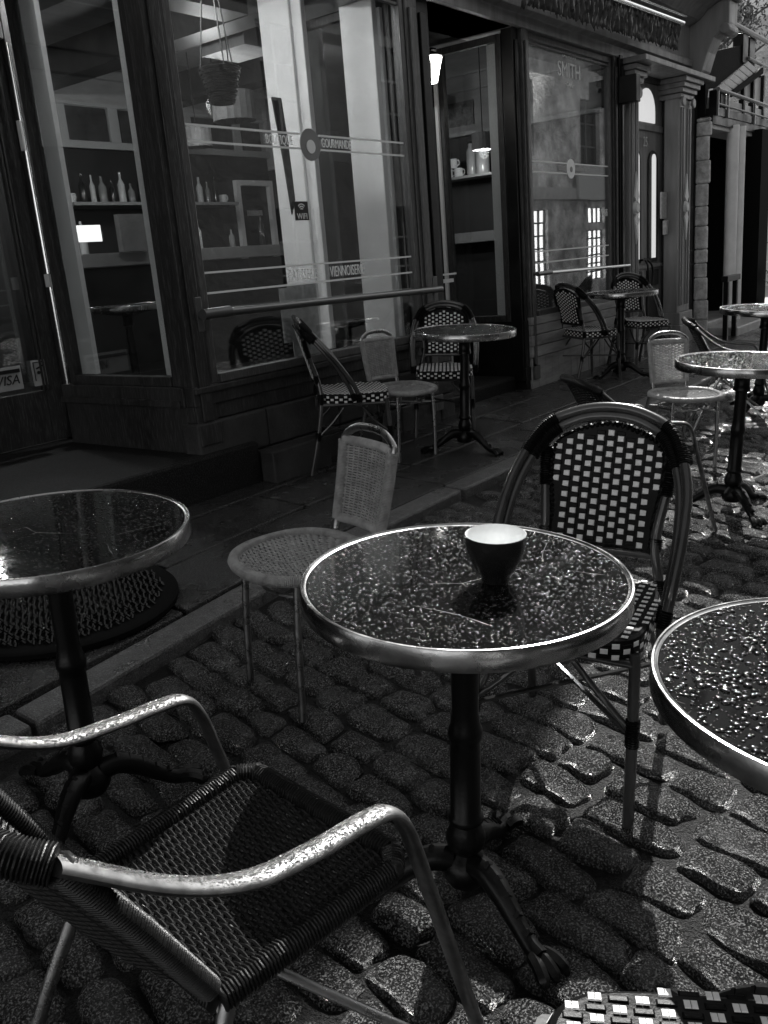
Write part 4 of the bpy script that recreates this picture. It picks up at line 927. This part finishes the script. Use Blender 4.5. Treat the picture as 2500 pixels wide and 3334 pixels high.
m=MB();m.box(10.5,14,3.26,3.5,2.56,2.64);sp_(m,'landing',DARK())
m=MB();m.box(10.9,14,3.40,3.5,2.66,2.80);m.prism([(11.3,2.85),(12.9,2.85),(12.9,3.2),(12.4,3.13)],3.42,3.5);sp_(m,'pale_infill',mat('pale_plaster'))
m=MB()
pass
for x in(11.9,12.3,12.75): m=MB();m.box(x,x+.06,3.38,3.44,2.66,3.2);sp_(m,'stair_support',DARK())
# figure on the stair post
def skin(name,pts,edges,rad,ms,parent):
    me=bpy.data.meshes.new(name);me.from_pydata(pts,edges,[]);o=bpy.data.objects.new(name,me);COL.objects.link(o);o.parent=parent
    sk=o.modifiers.new('skin','SKIN')
    for i,r_ in enumerate(rad): me.skin_vertices[0].data[i].radius=(r_,r_)
    me.skin_vertices[0].data[0].use_root=True
    s=o.modifiers.new('sub','SUBSURF');s.levels=1;s.render_levels=1;me.materials.append(ms);return o
fg=thing('person','tiny distant person in light shirt and dark shorts, high up against the pale building','person',(58,16.4,12.19))
pts=[(0,0,.95),(0,0,1.15),(0,0,1.38),(0,0,1.50),(0,-.01,1.62),(0,-.01,1.72),(.10,0,.90),(.11,.0,.50),(.11,0,.08),(.13,-.12,.04),(-.10,0,.90),(-.12,0,.50),(-.12,0,.08),(-.14,-.12,.04),(.20,0,1.40),(.26,.02,1.15),(.24,-.08,.92),(-.20,0,1.40),(-.27,.02,1.15),(-.24,-.08,.92)]
ed=[(0,1),(1,2),(2,3),(3,4),(4,5),(0,6),(6,7),(7,8),(8,9),(0,10),(10,11),(11,12),(12,13),(2,14),(14,15),(15,16),(2,17),(17,18),(18,19)]
rd=[.15,.13,.16,.06,.09,.10,.09,.06,.045,.04,.09,.06,.045,.04,.06,.045,.035,.06,.045,.035]
b_=skin('body',pts,ed,rd,mat('dark_skin',.06,.6),fg);b_.rotation_euler=(0,0,R(-70))
b_=skin('shirt',[(0,0,1.0),(0,0,1.2),(0,0,1.40)],[(0,1),(1,2)],[.17,.165,.18],mat('shirt_pale',.3,.7),fg);b_.rotation_euler=(0,0,R(-70))
b_=skin('shorts',[(0,0,1.0),(.1,0,.88),(.11,0,.55),(-.1,0,.88),(-.12,0,.55)],[(0,1),(1,2),(0,3),(3,4)],[.16,.12,.10,.12,.10],mat('shorts_dark',.02,.7),fg);b_.rotation_euler=(0,0,R(-70))
# upper terrace with pale building, cliff
m=MB();m.box(54,66,6,40,-2,12.15)
cl=m.build('terrace_wall',mat('cliff_pale',.45,.8,var=.6,vs_=.6,bump=1,bs=2,dist=.3));tag(cl,'tall pale rock retaining wall under the upper terrace, far up the street','retaining wall')
db=thing('distant_building','pale classical building with flat pilasters on the upper terrace','building',(66,18,12.1))
m=MB();m.box(0,8,-22,30,-13,34);m.build('wall',mat('pale_facade',.8,.6,var=.06,vs_=.5),db)  # wall height stretched to block low sky from the tabletop reflections
m=MB()
for y in range(-13,14,3): m.box(-.35,-.002,y,y+.9,0,30)
m.build('pilaster',mat('pale_facade2',.7,.6),db)
for y in range(-11,12,3):
    for z in(2,7,13,19,25): 
        m=MB();m.box(-.05,-.004,y,y+1,z,z+2.6);m.build('window',mat('far_window',.2,.2),db)
# pale block wall closing the view right of the black panel
pw=thing('pale_house','sunlit pale block house at the right edge beyond the black panel','building',(17,5,.2))
m=MB();m.box(0,3,-1.6,5,-.3,2.95);m.build('wall',mat('pale_blocks',.8,.6,var=.12,vs_=4,bump=.4,bs=12,dist=.02),pw)
for i,z in enumerate((.9,1.5,2.1,2.6)):
    m=MB();m.box(-.012,-.002,-1.6,5,z,z+.012);m.build('joint_line',mat('joint_grey',.25,.7),pw)
# planter by the far table
pl_=thing('potted_plant','small dark bushy plant at the right edge in front of the pale house','plant',(12.4,3.02,.33))
m=MB();m.lathe([(0,0),(.09,0),(.12,.22),(.11,.22),(0,.2)],seg=18);m.build('pot',DARK(),pl_,smooth=True)
m=MB();g_=np.random.default_rng(5)
for i in range(260):
    d=g_.normal(0,1,3);d/=np.linalg.norm(d);c=d*np.array([.2,.2,.26])*g_.uniform(.3,1)+np.array([0,0,.42]);t_=g_.normal(0,1,3);t_/=np.linalg.norm(t_);u_=np.cross(t_,d);m.add([c,c+t_*.03+u_*.012,c+t_*.06,c+t_*.03-u_*.012],[(0,1,2,3)])
m.build('foliage',mat('leaf_dark',.03,.5),pl_)
# trees on the slope above the canopy
def tree(lb,x,y,z,h,seed):
    t=thing('tree',lb,'tree',(x,y,z));g_=np.random.default_rng(seed)
    m=MB();m.tube([(0,0,-1),(.05,.05,h*.4),(.0,.1,h*.75)],[.16,.12,.05],seg=8)
    for i in range(9):
        a_=g_.uniform(0,6.28);q=g_.uniform(.3,.7)*h;m.tube([(0,0,q),(math.cos(a_)*h*.15,math.sin(a_)*h*.15,q+h*.12),(math.cos(a_)*h*.3,math.sin(a_)*h*.3,q+h*.2)],[.05,.035,.015],seg=5)
    m.build('trunk',mat('bark',.08,.8,bump=.5,bs=10),t,smooth=True)
    m=MB();cl_=[(g_.normal(0,h*.17),g_.normal(0,h*.17),h*g_.uniform(.4,1.0)) for _ in range(26)]
    for i in range(6500):
        c0=cl_[g_.integers(26)];c=np.array(c0)+g_.normal(0,h*.06,3);t_=g_.normal(0,1,3);t_/=np.linalg.norm(t_);u_=np.cross(t_,g_.normal(0,1,3));u_/=np.linalg.norm(u_)+1e-6;s=.07;m.add([c,c+t_*s+u_*s*.4,c+t_*s*2,c+t_*s-u_*s*.4],[(0,1,2,3)])
    m.build('crown',mat('leaf_pale',.12,.4),t)
tree('pale leafy tree glimpsed under the curved end of the cafe cornice',30,9.3,3.5,6,3)
tree('tall leafy tree at the top right corner against the pale building',61.3,10.6,12.0,7,4)
# ================================================================ OPPOSITE SIDE (seen only as reflection)
op=thing('opposite_building','rough stone house row across the street, mirrored in the shop windows','building',(14,-4.4,0));OB=(14,-4.4,0)
def op_(m,name,ms,par=None,**k):
    o=m.build(name,ms,par or op,**k)
    if par is None:o.location=tuple(-q for q in OB)
    return o
H=[(21.1,22.5,.3,2.3),(24.8,26.2,.3,1.7),(24.8,26.2,1.9,2.35),(20.8,21.8,3.6,5.4),(24.6,25.8,3.4,5.2),(12,13.2,.6,2.4),(15.4,16.6,.6,2.4),(12,13,3.6,5.4),(15.4,16.4,3.6,5.4),(17.8,18.8,.3,2.6),(6,7.2,.6,2.4),(6,7,3.6,5.4),(9,10,.3,2.5),(9,10,3.6,5.4),(28,29.2,.5,2.2)]
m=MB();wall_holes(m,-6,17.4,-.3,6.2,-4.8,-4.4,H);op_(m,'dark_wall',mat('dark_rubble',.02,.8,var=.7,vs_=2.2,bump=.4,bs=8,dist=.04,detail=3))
m=MB();wall_holes(m,17.4,34,-.3,6.2,-4.8,-4.4,H);op_(m,'wall',mat('rubble_wall',.6,.75,var=.6,vs_=2.2,bump=1,bs=6,dist=.08,detail=3))
m=MB();m.box(17.4,34,-4.4,-4.28,2.55,2.85);m.box(-6,34,-5,-4.2,6.2,6.4);op_(m,'stone_band',mat('pale_band',.5,.7,var=.1))
glintm=emit_mat('glint_pane',1.7,(1,1,1));dk=mat('dark_pane')  # emission paints sun glints on the panes; nothing is lit behind them
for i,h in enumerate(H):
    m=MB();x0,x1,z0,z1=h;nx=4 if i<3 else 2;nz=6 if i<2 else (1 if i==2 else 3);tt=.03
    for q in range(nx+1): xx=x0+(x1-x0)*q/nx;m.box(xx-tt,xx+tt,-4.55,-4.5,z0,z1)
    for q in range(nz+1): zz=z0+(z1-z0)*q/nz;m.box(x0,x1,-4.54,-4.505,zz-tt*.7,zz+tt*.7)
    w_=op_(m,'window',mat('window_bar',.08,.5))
    m=MB();m.box(x0,x1,-4.6,-4.56,z0,z1);op_(m,'pane',glintm if i<3 else dk,w_)
sb=thing('hanging_shop_sign','pale shop sign on the opposite wall, mirrored in the second shop window','sign',(24.9,-4.2,3.0))
m=MB();m.box(-.9,1.2,-.08,.0,-.45,.45);m.build('sign_board',mat('sign_pale',.6,.5),sb)
